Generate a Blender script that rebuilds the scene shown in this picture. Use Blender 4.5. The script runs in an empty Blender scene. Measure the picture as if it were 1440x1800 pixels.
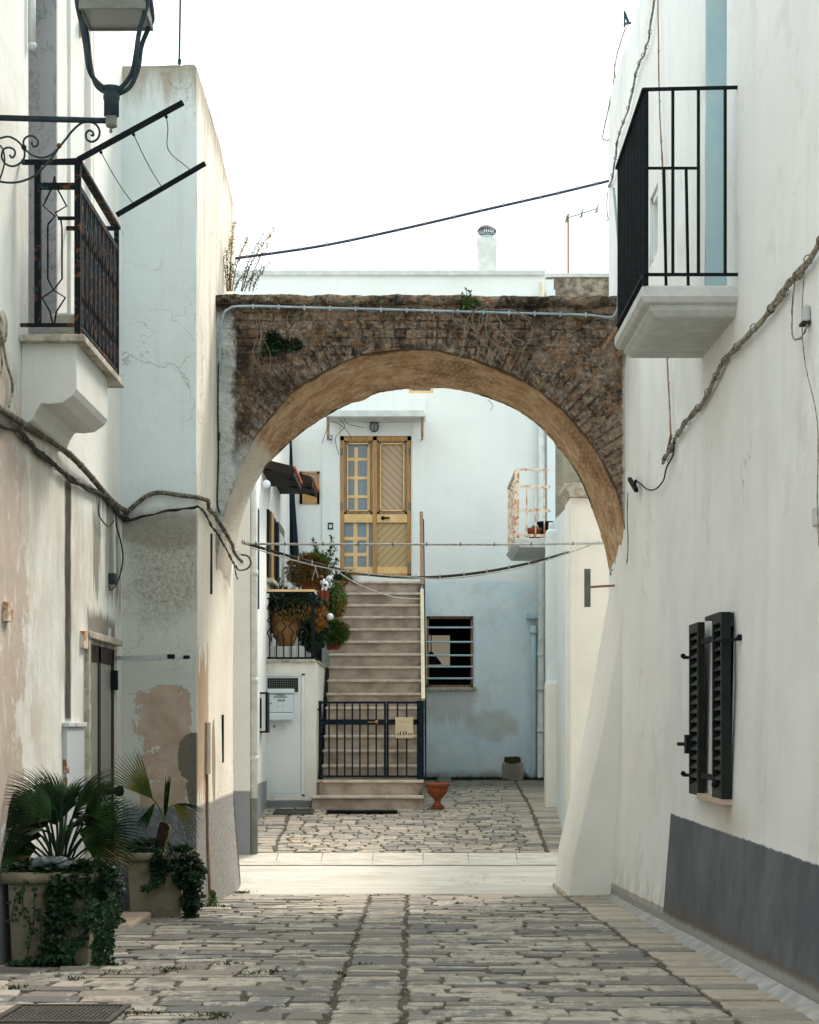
import bpy, math, random
from mathutils import Vector, Matrix, noise
random.seed(7)
# ------------------------------------------------------------------ camera, sky, sun, exposure
F = 3300.0; CX = 720.0; HY = 1270.0; EYE = 1.5
S = bpy.context.scene
C = S.collection
cam_d = bpy.data.cameras.new("camera"); cam = bpy.data.objects.new("camera", cam_d); C.objects.link(cam)
cam.location = (0, 0, EYE); cam.rotation_euler = (math.radians(90), 0, 0)
cam_d.sensor_fit = 'HORIZONTAL'; cam_d.sensor_width = 36; cam_d.lens = 36*F/1440
cam_d.shift_y = (HY-900)/1440; cam_d.clip_end = 2000
S.camera = cam
SUN_EL, SUN_AZ = math.radians(47), math.radians(32)      # azimuth measured from +Y towards +X
w = bpy.data.worlds.new("World"); S.world = w; w.use_nodes = True
wn = w.node_tree; bg = wn.nodes['Background']
sk = wn.nodes.new('ShaderNodeTexSky'); sk.sky_type = 'NISHITA'; sk.sun_disc = False
sk.sun_elevation = SUN_EL; sk.sun_rotation = SUN_AZ; sk.dust_density = 4; sk.air_density = 1.3
m1 = wn.nodes.new('ShaderNodeMix'); m1.data_type = 'RGBA'
wn.links.new(sk.outputs[0], m1.inputs['A']); m1.inputs['B'].default_value = (8.2, 9.1, 9.1, 1); m1.inputs['Factor'].default_value = 0.86
wn.links.new(m1.outputs['Result'], bg.inputs['Color']); bg.inputs['Strength'].default_value = 0.12
sd = bpy.data.lights.new("sun", 'SUN'); sd.energy = 2.3; sd.angle = math.radians(16); sd.color = (1, .90, .79)
so = bpy.data.objects.new("sun", sd); C.objects.link(so); so.location = (6, 20, 14)
sv = Vector((math.sin(SUN_AZ)*math.cos(SUN_EL), math.cos(SUN_AZ)*math.cos(SUN_EL), math.sin(SUN_EL)))
so.rotation_euler = sv.to_track_quat('Z', 'Y').to_euler()
S.view_settings.view_transform = 'Standard'; S.view_settings.look = 'None'
S.view_settings.exposure = 0.74; S.view_settings.gamma = 1

# ------------------------------------------------------------------ helpers
def P(px, py, D): return Vector(((px-CX)/F*D, D, EYE+(HY-py)/F*D))
def onX(px, py, X): return P(px, py, F*X/(px-CX))
def lerp(a, b, t): return a+(b-a)*t
def interp(pts, x):
    if x <= pts[0][0]: return pts[0][1]
    for (a, fa), (b, fb) in zip(pts, pts[1:]):
        if x <= b: return fa+(fb-fa)*(x-a)/(b-a)
    return pts[-1][1]
GZ = [(-30, 1.466), (17.2, -.082), (17.9, -.075), (19.3, .155), (22.45, .449), (27.2, .676), (60, .9)]
def gz(y): return interp(GZ, y)
def c(h):
    h = h.lstrip('#'); v = [int(h[i:i+2], 16)/255 for i in (0, 2, 4)]
    return tuple((x/12.92 if x <= .04045 else ((x+.055)/1.055)**2.4) for x in v)+(1,)

class MB:
    def __init__(s): s.v = []; s.f = []; s.uv = None
    def poly(s, pts):
        n = len(s.v); s.v += [Vector(p) for p in pts]; s.f.append(tuple(range(n, n+len(pts)))); return s
    def box(s, x0, x1, y0, y1, z0, z1):
        n = len(s.v)
        s.v += [Vector(p) for p in ((x0,y0,z0),(x1,y0,z0),(x1,y1,z0),(x0,y1,z0),(x0,y0,z1),(x1,y0,z1),(x1,y1,z1),(x0,y1,z1))]
        for q in ((3,2,1,0),(4,5,6,7),(0,1,5,4),(1,2,6,5),(2,3,7,6),(3,0,4,7)): s.f.append(tuple(n+i for i in q))
        return s
    def pbox(s, px0, py0, px1, py1, D, dep, front=0):     # box whose near face fills the pixel rectangle at distance D
        a = P(px0, py0, D); b = P(px1, py1, D)
        return s.box(min(a.x, b.x), max(a.x, b.x), D-front, D+dep, min(a.z, b.z), max(a.z, b.z))
    def bar(s, p, q, w, h=None, up=(0,0,1)):
        h = h or w; p = Vector(p); q = Vector(q); d = (q-p).normalized(); u = Vector(up)
        if abs(d.dot(u)) > .98: u = Vector((0,1,0))
        a = d.cross(u).normalized()*w/2; b = a.cross(d).normalized()*h/2; n = len(s.v)
        for c0 in (p, q): s.v += [c0-a-b, c0+a-b, c0+a+b, c0-a+b]
        for f in ((0,1,2,3),(7,6,5,4),(0,4,5,1),(1,5,6,2),(2,6,7,3),(3,7,4,0)): s.f.append(tuple(n+i for i in f))
        return s
    def tube(s, pts, r, seg=8, smooth=0, closed=False, cap=True):
        pts = [Vector(p) for p in pts]
        if smooth: pts = cat(pts, smooth)
        n0 = len(s.v); N = len(pts); prev = None
        for i, p in enumerate(pts):
            d = (pts[min(i+1, N-1)]-pts[max(i-1, 0)])
            d = d.normalized() if d.length > 1e-9 else Vector((0,0,1))
            if prev is None:
                prev = d.cross(Vector((0,0,1)));
                if prev.length < .05: prev = d.cross(Vector((0,1,0)))
            a = (prev-d*prev.dot(d)).normalized(); prev = a; b = d.cross(a)
            rr = r(i/(N-1)) if callable(r) else r
            for k in range(seg):
                t = 2*math.pi*k/seg; s.v.append(p+a*rr*math.cos(t)+b*rr*math.sin(t))
        for i in range(N-1):
            for k in range(seg):
                k2 = (k+1) % seg
                s.f.append((n0+i*seg+k, n0+i*seg+k2, n0+(i+1)*seg+k2, n0+(i+1)*seg+k))
        if cap:
            s.f.append(tuple(n0+k for k in reversed(range(seg)))); s.f.append(tuple(n0+(N-1)*seg+k for k in range(seg)))
        return s
    def lathe(s, prof, cen, seg=24, ax='z'):
        cen = Vector(cen); n0 = len(s.v); N = len(prof)
        for r, h in prof:
            for k in range(seg):
                t = 2*math.pi*k/seg; a, b = r*math.cos(t), r*math.sin(t)
                s.v.append(cen+(Vector((a, b, h)) if ax == 'z' else Vector((a, h, b)) if ax == 'y' else Vector((h, a, b))))
        for i in range(N-1):
            for k in range(seg):
                k2 = (k+1) % seg
                s.f.append((n0+i*seg+k, n0+i*seg+k2, n0+(i+1)*seg+k2, n0+(i+1)*seg+k))
        s.f.append(tuple(n0+k for k in reversed(range(seg)))); s.f.append(tuple(n0+(N-1)*seg+k for k in range(seg)))
        return s
    def ball(s, cen, r, seg=12, sc=(1,1,1)):
        cen = Vector(cen)
        n = len(s.v)
        s.lathe([(r*math.sin(math.pi*i/seg)+1e-4, -r*math.cos(math.pi*i/seg)) for i in range(seg+1)], (0,0,0), seg+4)
        for i in range(n, len(s.v)): s.v[i] = Vector((s.v[i].x*sc[0], s.v[i].y*sc[1], s.v[i].z*sc[2]))+cen
        return s
    def prism(s, prof, y0, y1):                            # prof: (x, z) outline, extruded along y
        n = len(s.v); N = len(prof)
        for y in (y0, y1): s.v += [Vector((x, y, z)) for x, z in prof]
        s.f.append(tuple(range(n, n+N))); s.f.append(tuple(reversed(range(n+N, n+2*N))))
        for i in range(N):
            j = (i+1) % N; s.f.append((n+i, n+N+i, n+N+j, n+j))
        return s
    def leaf(s, p, d, up, L, W, fold=.25, droop=.1):
        d = d.normalized(); a = d.cross(up)
        if a.length < .05: a = d.cross(Vector((1,0,.3)))
        a.normalize(); u = a.cross(d); n = len(s.v)
        s.v += [p, p+d*L*.45+a*W*.5+u*L*fold*.3, p+d*L*.5-u*L*.02, p+d*L*.45-a*W*.5+u*L*fold*.3, p+d*L-u*L*droop]
        s.f += [(n, n+1, n+2), (n, n+2, n+3), (n+1, n+4, n+2), (n+2, n+4, n+3)]
        return s
    def build(s, name, mat, parent=None, smooth=False, bevel=0, kind=None, uv=None):
        me = bpy.data.meshes.new(name)
        off = Vector((0,0,0))
        p = parent
        while p is not None: off += p.location; p = p.parent
        me.from_pydata([v-off for v in s.v], [], s.f); me.update()
        if uv:
            l = me.uv_layers.new(name='UVMap')
            for lp in me.loops: l.data[lp.index].uv = uv[lp.vertex_index]
        o = bpy.data.objects.new(name, me); C.objects.link(o)
        if mat: me.materials.append(mat)
        if smooth:
            for pl in me.polygons: pl.use_smooth = True
        if bevel:
            b = o.modifiers.new('bevel', 'BEVEL'); b.width = bevel; b.segments = 2; b.limit_method = 'ANGLE'
        if parent: o.parent = parent
        if kind: o['kind'] = kind
        return o
def cat(pts, k):
    out = []; n = len(pts)
    for i in range(n-1):
        p0 = pts[max(i-1, 0)]; p1 = pts[i]; p2 = pts[i+1]; p3 = pts[min(i+2, n-1)]
        for j in range(k):
            t = j/k
            out.append(.5*((2*p1)+(p2-p0)*t+(2*p0-5*p1+4*p2-p3)*t*t+(3*p1-p0-3*p2+p3)*t**3))
    out.append(pts[-1]); return out
def tag(o, label, catg, group=None):
    o['label'] = label; o['category'] = catg
    if group: o['group'] = group
    return o
def thing(name, label, catg, loc, group=None):
    o = bpy.data.objects.new(name, None); C.objects.link(o); o.location = loc; o.empty_display_size = .1
    return tag(o, label, catg, group)
def nz(p, s): return noise.noise(Vector(p)*s)

# ------------------------------------------------------------------ material node language
class V:
    def __init__(s, g, k): s.g = g; s.k = k
    def __add__(s, o): return s.g.m('ADD', s, o)
    def __radd__(s, o): return s.g.m('ADD', o, s)
    def __sub__(s, o): return s.g.m('SUBTRACT', s, o)
    def __rsub__(s, o): return s.g.m('SUBTRACT', o, s)
    def __mul__(s, o): return s.g.m('MULTIPLY', s, o)
    def __rmul__(s, o): return s.g.m('MULTIPLY', o, s)
    def __truediv__(s, o): return s.g.m('DIVIDE', s, o)
class G:
    def __init__(s, name):
        s.mat = bpy.data.materials.new(name); s.mat.use_nodes = True; s.nt = s.mat.node_tree
        s.b = s.nt.nodes['Principled BSDF']; g = s.nt.nodes.new('ShaderNodeNewGeometry'); s.geo = g
        s.P = g.outputs['Position']; sp = s.nt.nodes.new('ShaderNodeSeparateXYZ'); s.link(s.P, sp.inputs[0])
        s.x, s.y, s.z = (V(s, sp.outputs[i]) for i in range(3))
        s.zr = s.z-EYE
    def link(s, a, b): s.nt.links.new(a, b)
    def put(s, v, inp):
        if isinstance(v, V): s.link(v.k, inp)
        elif hasattr(v, 'is_output'): s.link(v, inp)
        else: inp.default_value = v
    def m(s, op, a, b=None, cc=None, clamp=False):
        n = s.nt.nodes.new('ShaderNodeMath'); n.operation = op; n.use_clamp = clamp
        for i, v in enumerate((a, b, cc)):
            if v is not None: s.put(v, n.inputs[i])
        return V(s, n.outputs[0])
    def mn(s, *a):
        r = a[0]
        for q in a[1:]: r = s.m('MINIMUM', r, q)
        return r
    def mx(s, a, b): return s.m('MAXIMUM', a, b)
    def vec(s, sc=(1,1,1), off=(0,0,0), src=None):
        n = s.nt.nodes.new('ShaderNodeMapping'); s.link(src or s.P, n.inputs[0]); n.inputs['Scale'].default_value = sc; n.inputs['Location'].default_value = off
        return n.outputs[0]
    def noise(s, scale, detail=5, rough=.6, sc=(1,1,1), off=(0,0,0), dist=0, src=None):
        n = s.nt.nodes.new('ShaderNodeTexNoise'); s.link(s.vec(sc, off, src), n.inputs['Vector'])
        n.inputs['Scale'].default_value = scale; n.inputs['Detail'].default_value = detail; n.inputs['Roughness'].default_value = rough; n.inputs['Distortion'].default_value = dist
        return V(s, n.outputs['Fac'])
    def vor(s, scale, feat='F1', sc=(1,1,1), rnd=1, src=None):
        n = s.nt.nodes.new('ShaderNodeTexVoronoi'); n.feature = feat; s.link(s.vec(sc, src=src), n.inputs['Vector'])
        n.inputs['Scale'].default_value = scale; n.inputs['Randomness'].default_value = rnd
        return V(s, n.outputs['Distance'])
    def brick(s, vec, bw, rh, mort, sm=.3):
        n = s.nt.nodes.new('ShaderNodeTexBrick'); s.link(vec, n.inputs['Vector']); n.inputs['Scale'].default_value = 1
        n.inputs['Brick Width'].default_value = bw; n.inputs['Row Height'].default_value = rh; n.inputs['Mortar Size'].default_value = mort; n.inputs['Mortar Smooth'].default_value = sm
        return V(s, n.outputs['Fac']), n.outputs['Color']
    def ss(s, a, b, v):
        n = s.nt.nodes.new('ShaderNodeMapRange'); n.interpolation_type = 'SMOOTHSTEP'
        s.put(v, n.inputs['Value']); s.put(a, n.inputs['From Min']); s.put(b, n.inputs['From Max'])
        return V(s, n.outputs['Result'])
    def mix(s, f, a, b, mode='MIX'):
        n = s.nt.nodes.new('ShaderNodeMix'); n.data_type = 'RGBA'; n.blend_type = mode
        s.put(f, n.inputs['Factor'])
        for q, i in ((a, 'A'), (b, 'B')):
            if isinstance(q, str): q = c(q)
            s.put(q, n.inputs[i])
        return n.outputs['Result']
    def rect(s, u, v, u0, u1, v0, v1, nse=None, amp=.2, w=.02):
        d = s.mn(u-u0, u1-u, v-v0, v1-v)
        if nse is not None: d = d+(nse-.5)*amp
        return s.ss(-w, w, d)
    def ell(s, u, v, cu, cv, ru, rv, nse=None, amp=1., w=.1):
        a = (u-cu)/ru; b = (v-cv)/rv; d = 1.0-s.m('SQRT', a*a+b*b)
        if nse is not None: d = d+(nse-.5)*amp
        return s.ss(-w, w, d)
    def bump(s, h, dist=.01, strength=1.):
        n = s.nt.nodes.new('ShaderNodeBump'); s.put(h, n.inputs['Height']); n.inputs['Distance'].default_value = dist; n.inputs['Strength'].default_value = strength
        s.link(n.outputs[0], s.b.inputs['Normal'])
    def out(s, col, rough=.9, metal=0, spec=.3):
        if isinstance(col, str): col = c(col)
        s.put(col, s.b.inputs['Base Color']); s.put(rough, s.b.inputs['Roughness']); s.b.inputs['Metallic'].default_value = metal
        s.b.inputs['Specular IOR Level'].default_value = spec
        return s.mat
def simple(name, col, col2=None, rough=.8, metal=0, scale=12, sc=(1,1,1), bump=.002, lo=.4, hi=.65, spec=.3):
    g = G(name); n = g.noise(scale, 6, .65, sc)
    k = g.mix(g.ss(lo, hi, n), col, col2 or col)
    if bump: g.bump(g.noise(scale*4, 5, .7, sc), bump, .7)
    return g.out(k, rough, metal, spec)
def emis(name, col, st):
    g = G(name); g.b.inputs['Emission Color'].default_value = c(col); g.b.inputs['Emission Strength'].default_value = st
    return g.out(col)
def grime(g, col, amt=.5, seed=0):
    """age any plaster: cloudy tone, fine streaks, hairline cracks"""
    cl = g.noise(1.1, 5, .6, off=(seed, 3, 1)); col = g.mix(g.ss(.42, .72, cl)*(.30*amt), col, '#a59d8c')
    st = g.noise(1, 6, .7, (7, 4, .45), (seed, 0, 0)); col = g.mix(g.ss(.55, .78, st)*(.30*amt), col, '#8f8878')
    sp = g.noise(34, 4, .7, off=(seed, 0, 5)); col = g.mix(g.ss(.64, .74, sp)*(.3*amt), col, '#8a8272')
    return col
def cracks(g, col, scale=1.3, lo=.53, tone='#4c483f'):
    wob = g.noise(3, 4, .6)
    n = g.nt.nodes.new('ShaderNodeTexVoronoi'); n.feature = 'DISTANCE_TO_EDGE'
    v2 = g.nt.nodes.new('ShaderNodeVectorMath'); v2.operation = 'ADD'; nn = g.nt.nodes.new('ShaderNodeTexNoise'); g.link(g.P, nn.inputs['Vector']); nn.inputs['Scale'].default_value = 3.2; nn.inputs['Detail'].default_value = 6
    sc = g.nt.nodes.new('ShaderNodeVectorMath'); sc.operation = 'SCALE'; g.link(nn.outputs['Color'], sc.inputs[0]); sc.inputs['Scale'].default_value = .7
    g.link(g.P, v2.inputs[0]); g.link(sc.outputs[0], v2.inputs[1]); g.link(v2.outputs[0], n.inputs['Vector']); n.inputs['Scale'].default_value = scale
    e = V(g, n.outputs['Distance']); k = (1-g.ss(.0, .011, e))*g.ss(lo, lo+.08, g.noise(.9, 3, .5, off=(7,1,2)))
    return g.mix(k*.42, col, tone)
def pbump(g, fine=.5): g.bump(g.noise(2.5, 4, .5)*1.5+g.noise(60, 5, .7)*.16*fine+g.noise(14, 5, .6)*.3, .02, .6)

# ---- plasters, each for one building
def mat_left_house():
    g = G('left_house_plaster'); col = g.mix(g.ss(.3, .7, g.noise(.8, 4)), '#dde0db', '#e7e7e1'); col = grime(g, col, .9)
    n = g.noise(5, 6, .65, (1,1,.5)); ns = g.noise(1.4, 6, .7, (3, 1.3, .55), (2, 0, 0))
    # wall below the cable line is dirtier: brown runs and lost paint
    below = g.ss(.15, -.1, g.zr-(2.1-(g.y-10.4)*.22))
    col = g.mix(below*g.ss(.42, .66, ns)*.5, col, '#ad9c84')
    col = g.mix(below*g.ss(.50, .58, g.noise(2, 7, .65, (2,.8,.5), (9, 0, 0)))*g.ss(12.0, 11.0, g.y)*.6, col, '#b3a08f')
    pk = g.rect(g.y, g.zr, 5, 10.95, -.8, 1.45, g.noise(1.5, 8, .7, (2.2,.9,.8), (4,0,0)), 2.9, .02); col = g.mix(pk*.85, col, '#b8a698'); col = g.mix(g.ss(.02, .0, g.m('ABSOLUTE', pk-.5)-.45)*below*.3, col, '#8c7a68')
    col = g.mix(below*g.ss(.56, .62, g.noise(9, 6, .7, (1,1,.4)))*.6, col, '#ddd9d0')
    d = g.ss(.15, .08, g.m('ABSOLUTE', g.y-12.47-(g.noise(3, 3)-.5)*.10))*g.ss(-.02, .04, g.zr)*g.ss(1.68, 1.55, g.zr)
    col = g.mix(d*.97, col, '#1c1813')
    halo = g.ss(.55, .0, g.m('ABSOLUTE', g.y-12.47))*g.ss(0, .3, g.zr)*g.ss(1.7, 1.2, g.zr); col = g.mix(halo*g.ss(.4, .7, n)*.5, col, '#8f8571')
    drip = g.rect(g.y, g.zr, 13.2, 14.7, .95, 1.62, g.noise(2, 5, .7, (9,9,.5)), .9, .05); col = g.mix(drip*g.ss(.40, .52, g.noise(1, 5, .7, (9,5,.45)))*.7, col, '#4a463d')
    dk = g.ss(.75, .64, g.z+(n-.5)*.1); col = g.mix(dk, col, '#8d9194')
    top = g.rect(g.y, g.zr, 13.2, 14.5, .55, .80, n, .25, .05); col = g.mix(top*.8, col, '#5d574a')
    pbump(g); return g.out(col)
def mat_corner_house():
    g = G('corner_house_plaster'); front = g.ss(14.93, 14.88, g.y)
    col = g.mix(front, '#f0e9da', '#d9e2e2'); col = grime(g, col, .55, 4); col = cracks(g, col, 1.1, .47); col = cracks(g, col, 2.3, .55)  # warm-lit cream side and shaded bluish front are painted into the base colour
    n = g.noise(6, 7, .7); n2 = g.noise(2.2, 6, .65, off=(1,1,1))
    topd = g.ss(-.35, .05, (g.z-6.62)+(g.noise(1, 6, .7, (9, 9, 1.5))-.5)*.9); col = g.mix(topd*.75, col, '#8a7a63')
    side = 1-front
    col = g.mix(side*g.ss(.48, .64, g.noise(1, 6, .7, (9,6,.35)))*.6*g.ss(1.5, 4.2, g.zr), col, '#a3845f')
    low = g.ss(1.68, 1.55, g.zr)*front; col = g.mix(low*.55, col, '#b9b8a8')
    dirt = g.ell(g.x, g.zr, -1.93, 1.25, .34, .42, n2, 1.6, .35)*front; col = g.mix(dirt*g.ss(.40, .66, g.noise(30, 8, .85))*.85, col, '#6f6656'); col = g.mix(dirt*.25, col, '#8f8570')
    dirt2 = g.ell(g.x, g.zr, -1.95, 1.52, .40, .16, n2, 1., .3)*front; col = g.mix(dirt2*.6, col, '#7d7564')
    n4 = g.noise(5, 9, .75, off=(2,4,4)); peel = g.rect(g.x, g.zr, -2.14, -1.70, -.75, .22, n4, .62, .005)*front
    peel = g.mx(peel, g.ell(g.x, g.zr, -1.90, .10, .20, .20, n4, 1.3, .02)*front)
    rim = g.ss(.0, .5, peel)*g.ss(1., .5, peel); col = g.mix(peel*g.ss(.15, .42, g.noise(9, 7, .75, off=(3,1,1))), col, g.mix(g.ss(.3, .7, g.noise(4, 7, .7)), '#c2ae9e', '#a8937f')); col = g.mix(peel*g.ss(.62, .66, g.noise(9, 5, .7, off=(3,2,8))), col, '#d2d0c4')
    gp = g.mx(g.ell(g.x, g.zr, -1.69, -.27, .14, .20, n4, .9, .02), g.ell(g.x, g.zr, -1.67, -.55, .10, .17, n4, .9, .02))*front; col = g.mix(gp, col, '#6f6a60')
    # side face: flaking ochre below, faint rust runs
    fl = g.rect(g.y, g.zr, 14.83, 15.7, -.6, .55, g.noise(5, 6, .7, (2,2,.35)), 1.3, .02)*side; col = g.mix(fl*.9, col, '#c09f80')
    fl2 = g.ell(g.y, g.zr, 16.15, -.35, .16, .38, n, .6, .04)*side; col = g.mix(fl2, col, '#9a8c78')
    col = g.mix(side*g.ss(.6, .75, g.noise(1, 5, .7, (8,8,.25), (5,5,0)))*.35, col, '#c0a078')
    dado = g.ss(.86, .81, g.z+(g.noise(7, 5)-.5)*.05); grey = g.mix(g.ss(.45, .6, g.noise(45, 5, .75)), '#6f7780', '#99999a')
    grey = g.mix(side*g.ss(.4, .6, g.noise(50, 4, .8, (1,1,.4)))*.8, grey, '#b5ab9f')
    col = g.mix(dado, col, grey)
    g.bump(g.noise(2.5, 4, .5)*1.2+g.noise(60, 5, .7)*.1+g.noise(14, 5, .6)*.25+dado*g.noise(55, 4, .8)*1.1-peel*.25-gp*.35, .02, .7)
    return g.out(col)
def mat_right_house():
    g = G('right_house_plaster'); col = g.mix(g.ss(.3, .7, g.noise(.6, 4)), '#edf0f0', '#f3f4f3'); col = grime(g, col, .42, 8)
    st = g.ss(.58, .8, g.noise(1, 5, .6, (3,3,.2), (3,3,0))); col = g.mix(st*.22, col, '#b8a691')
    col = g.mix(g.ss(.5, .56, g.noise(.55, 5, .6, (1,1,.8), (4,4,4)))*.10, col, '#b9bcb8'); col = g.mix(g.ss(.57, .62, g.noise(1.1, 7, .7, (1,.7,.9), (9,4,4)))*.22, col, '#c2c2b8'); col = cracks(g, col, .9, .60); spl = g.ss(.55, .05, g.z-(.482-g.y*.0328))*g.ss(.45, .6, g.noise(4, 7, .75)); col = g.mix(spl*.35, col, '#8c8170')
    run = g.ell(g.y, g.zr, 10.8, -.75, .5, .3, g.noise(3, 4), .8, .5); col = g.mix(run*.4, col, '#b3a186')
    n = g.noise(9, 6, .7); dado = g.rect(g.y, g.zr, -10, 13.27, -4, -.643, n, .03, .007)
    slate = g.mix(g.ss(.38, .66, g.noise(2, 7, .7, (2, 1, .9))), '#5a6066', '#6f757a'); slate = g.mix(g.ss(-1.05, -1.35, g.zr+(n-.5)*.3)*.6, slate, '#625f55')
    slate = g.mix(g.ss(.72, .76, g.noise(38, 3, .6))*.5, slate, '#c8c8c4')
    col = g.mix(dado, col, slate)
    foot = g.ss(.14, .09, g.z-(.482-g.y*.0328)+(n-.5)*.05); col = g.mix(foot, col, g.mix(g.noise(22, 4), '#8f8f8d', '#a9a8a5'))
    col = g.mix(g.ss(.155, .135, g.z-(.482-g.y*.0328)+(n-.5)*.05)*(1-foot)*.6, col, '#6b5f50')
    g.bump(g.noise(1.6, 3, .5)*1.6+g.noise(5, 4, .5, (1,.6,1))*.35+g.noise(80, 4, .6)*(.08+dado*.5)+g.noise(16, 5, .6)*.12+dado*.2, .02, .5); return g.out(col, .92)
def mat_end_house():
    g = G('end_house_plaster'); col = g.mix(g.ss(.3, .7, g.noise(.6, 4)), '#e0e6e4', '#e8ebe8'); col = grime(g, col, .3, 2)
    n = g.noise(4, 6, .65)
    blue = g.ss(2.07, 2.02, g.zr+(n-.5)*.07)*g.ss(.2, .23, g.x)
    bc = g.mix(g.ss(.3, .65, g.noise(1.6, 6, .65)), '#cbdfe6', '#dbe5e7'); bc = g.mix(g.ss(.52, .62, g.noise(3, 7, .7, off=(4,4,4)))*.35, bc, '#c3c4ba')
    bc = g.mix(g.ss(.35, -.7, g.zr)*.4*g.ss(.3, .7, n), bc, '#b5bdc0')
    rain = g.rect(g.x, g.zr, .22, .95, .0, .52, g.noise(1, 5, .7, (14,14,.6)), .5, .1); bc = g.mix(rain*.42, bc, '#a08f8b')
    patch = g.ell(g.x, g.zr, 1.2, -.05, .35, .22, n, 1.2, .3); bc = g.mix(patch*.4, bc, '#a9a08a')
    col = g.mix(blue, col, bc)
    moss = g.ss(.18, .02, g.z-.676+(n-.5)*.25); col = g.mix(moss*.8, col, '#6d6a58')
    pbump(g, .6); return g.out(col)
def mat_plain_plaster(name, a, b, amt=.4, seed=0, dado=None):
    g = G(name); col = g.mix(g.ss(.3, .7, g.noise(.9, 4)), a, b); col = grime(g, col, amt, seed)
    if dado: col = g.mix(g.ss(dado[1]+.01, dado[1]-.01, g.z+(g.noise(8)-.5)*.03), col, dado[0])
    pbump(g); return g.out(col)
def mat_arch_face():
    g = G('arch_masonry'); n = g.noise(2.2, 7, .7); f = g.noise(26, 7, .75)
    col = g.mix(g.ss(.36, .64, g.noise(9, 7, .75, off=(1,0,3))), '#4a4138', '#93867a')
    col = g.mix(g.ss(.49, .58, f)*.75, col, '#bcab97'); col = g.mix(g.ss(.52, .44, g.noise(4.5, 8, .8, off=(5,5,1)))*.6, col, '#29251f')
    uvn = g.nt.nodes.new('ShaderNodeTexCoord').outputs['UV']
    fr, _ = g.brick(g.vec((1,1,1), (0,0,0), uvn), .085, .5, .010)
    ring = g.ss(.36, .22, V(g, g.nt.nodes.new('ShaderNodeSeparateXYZ').outputs[1]))
    sp = [x for x in g.nt.nodes if x.bl_idname == 'ShaderNodeSeparateXYZ'][-1]; g.link(uvn, sp.inputs[0])
    ringm = ring*g.ss(.42, .6, n)
    # courses of squared blocks above
    comb = g.nt.nodes.new('ShaderNodeCombineXYZ'); g.put(g.x+g.noise(3)*.06, comb.inputs[0]); g.put(g.z+g.noise(4, 4, .6, off=(2,2,2))*.05, comb.inputs[1])
    fb, _ = g.brick(comb.outputs[0], .23, .075, .009)
    up = g.ss(3.05, 3.25, g.zr+(n-.5)*.4)
    joint = g.mx(fr*g.m('MULTIPLY', ringm, 1.5, clamp=True), fb*up*g.ss(.45, .6, g.noise(2.2, 5, .6, off=(8,0,8))))*g.ss(.36, .56, g.noise(12, 5, .7, off=(1,8,8)))
    warm = g.ss(.50, .60, g.noise(13, 5, .6, (1,1,1.2), (6,6,6)))
    col = g.mix(warm*.5, col, '#a5805a'); col = g.mix(g.ss(.60, .66, g.noise(17, 4, .6, off=(8,1,2)))*.6, col, '#a8693e')
    col = g.mix(g.ss(.57, .66, g.noise(15, 7, .75, off=(3,9,2)))*.75, col, '#c2b5a2'); col = g.mix(g.ss(.66, .72, g.noise(11, 4, .6, off=(0,9,2)))*.5, col, '#86302a')
    col = g.mix(joint*.75, col, '#2a241e')
    blk = g.ss(.50, .66, g.noise(1.5, 6, .65, off=(2,7,7))+g.ss(-.9, -1.6, g.x)*.13); col = g.mix(blk*.72, col, '#2a2623'); lt = g.ss(.55, .64, g.noise(2.6, 8, .78, off=(9,2,3))); col = g.mix(lt*.35, col, '#b9a58d')
    lich = g.ss(3.45, 3.62, g.zr)*g.ss(.5, .6, g.noise(24, 6, .75)); col = g.mix(lich*.6, col, '#a99c88'); col = g.mix(g.ss(.62, .66, g.noise(30, 4, .7, off=(1,1,9)))*g.ss(3.0, 3.6, g.zr), col, '#a8602c')
    # right lower part: pinkish render remains
    pink = g.ss(1.25, 1.75, g.x+(n-.5)*.9)*g.ss(3.0, 2.3, g.zr); col = g.mix(pink*.75*g.ss(.42, .6, f), col, '#b59a86')
    # white limewash on the left margin and lower left, right rim of wash
    wash = g.ss(-1.50, -1.56, g.x+(g.noise(7, 6, .7)-.5)*.16); grey = g.ss(2.62, 2.15, g.zr+(g.noise(4, 6, .7)-.5)*.9)*g.ss(-.6, -1.1, g.x)
    wc = g.mix(g.ss(.4, .65, g.noise(7, 6, .7)), '#dfe3e0', '#bcc0bc'); wash = g.mx(wash, grey*.88); wash = wash*g.ss(3.62, 3.5, g.zr)
    col = g.mix(wash, col, wc); col = g.mix(wash*g.ss(.52, .66, g.noise(6, 7, .75, off=(4,1,0)))*g.ss(-1.70, -1.5, g.x)*.75, col, '#5a5650')
    col = g.mix(g.ss(1.845, 1.87, g.x+(f-.5)*.05), col, '#d8d3c8')
    g.bump(g.noise(6, 6, .7)*2+f*1.2-joint*1.2-wash*.3, .035, .9); return g.out(col, .95, 0, .15)
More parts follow.
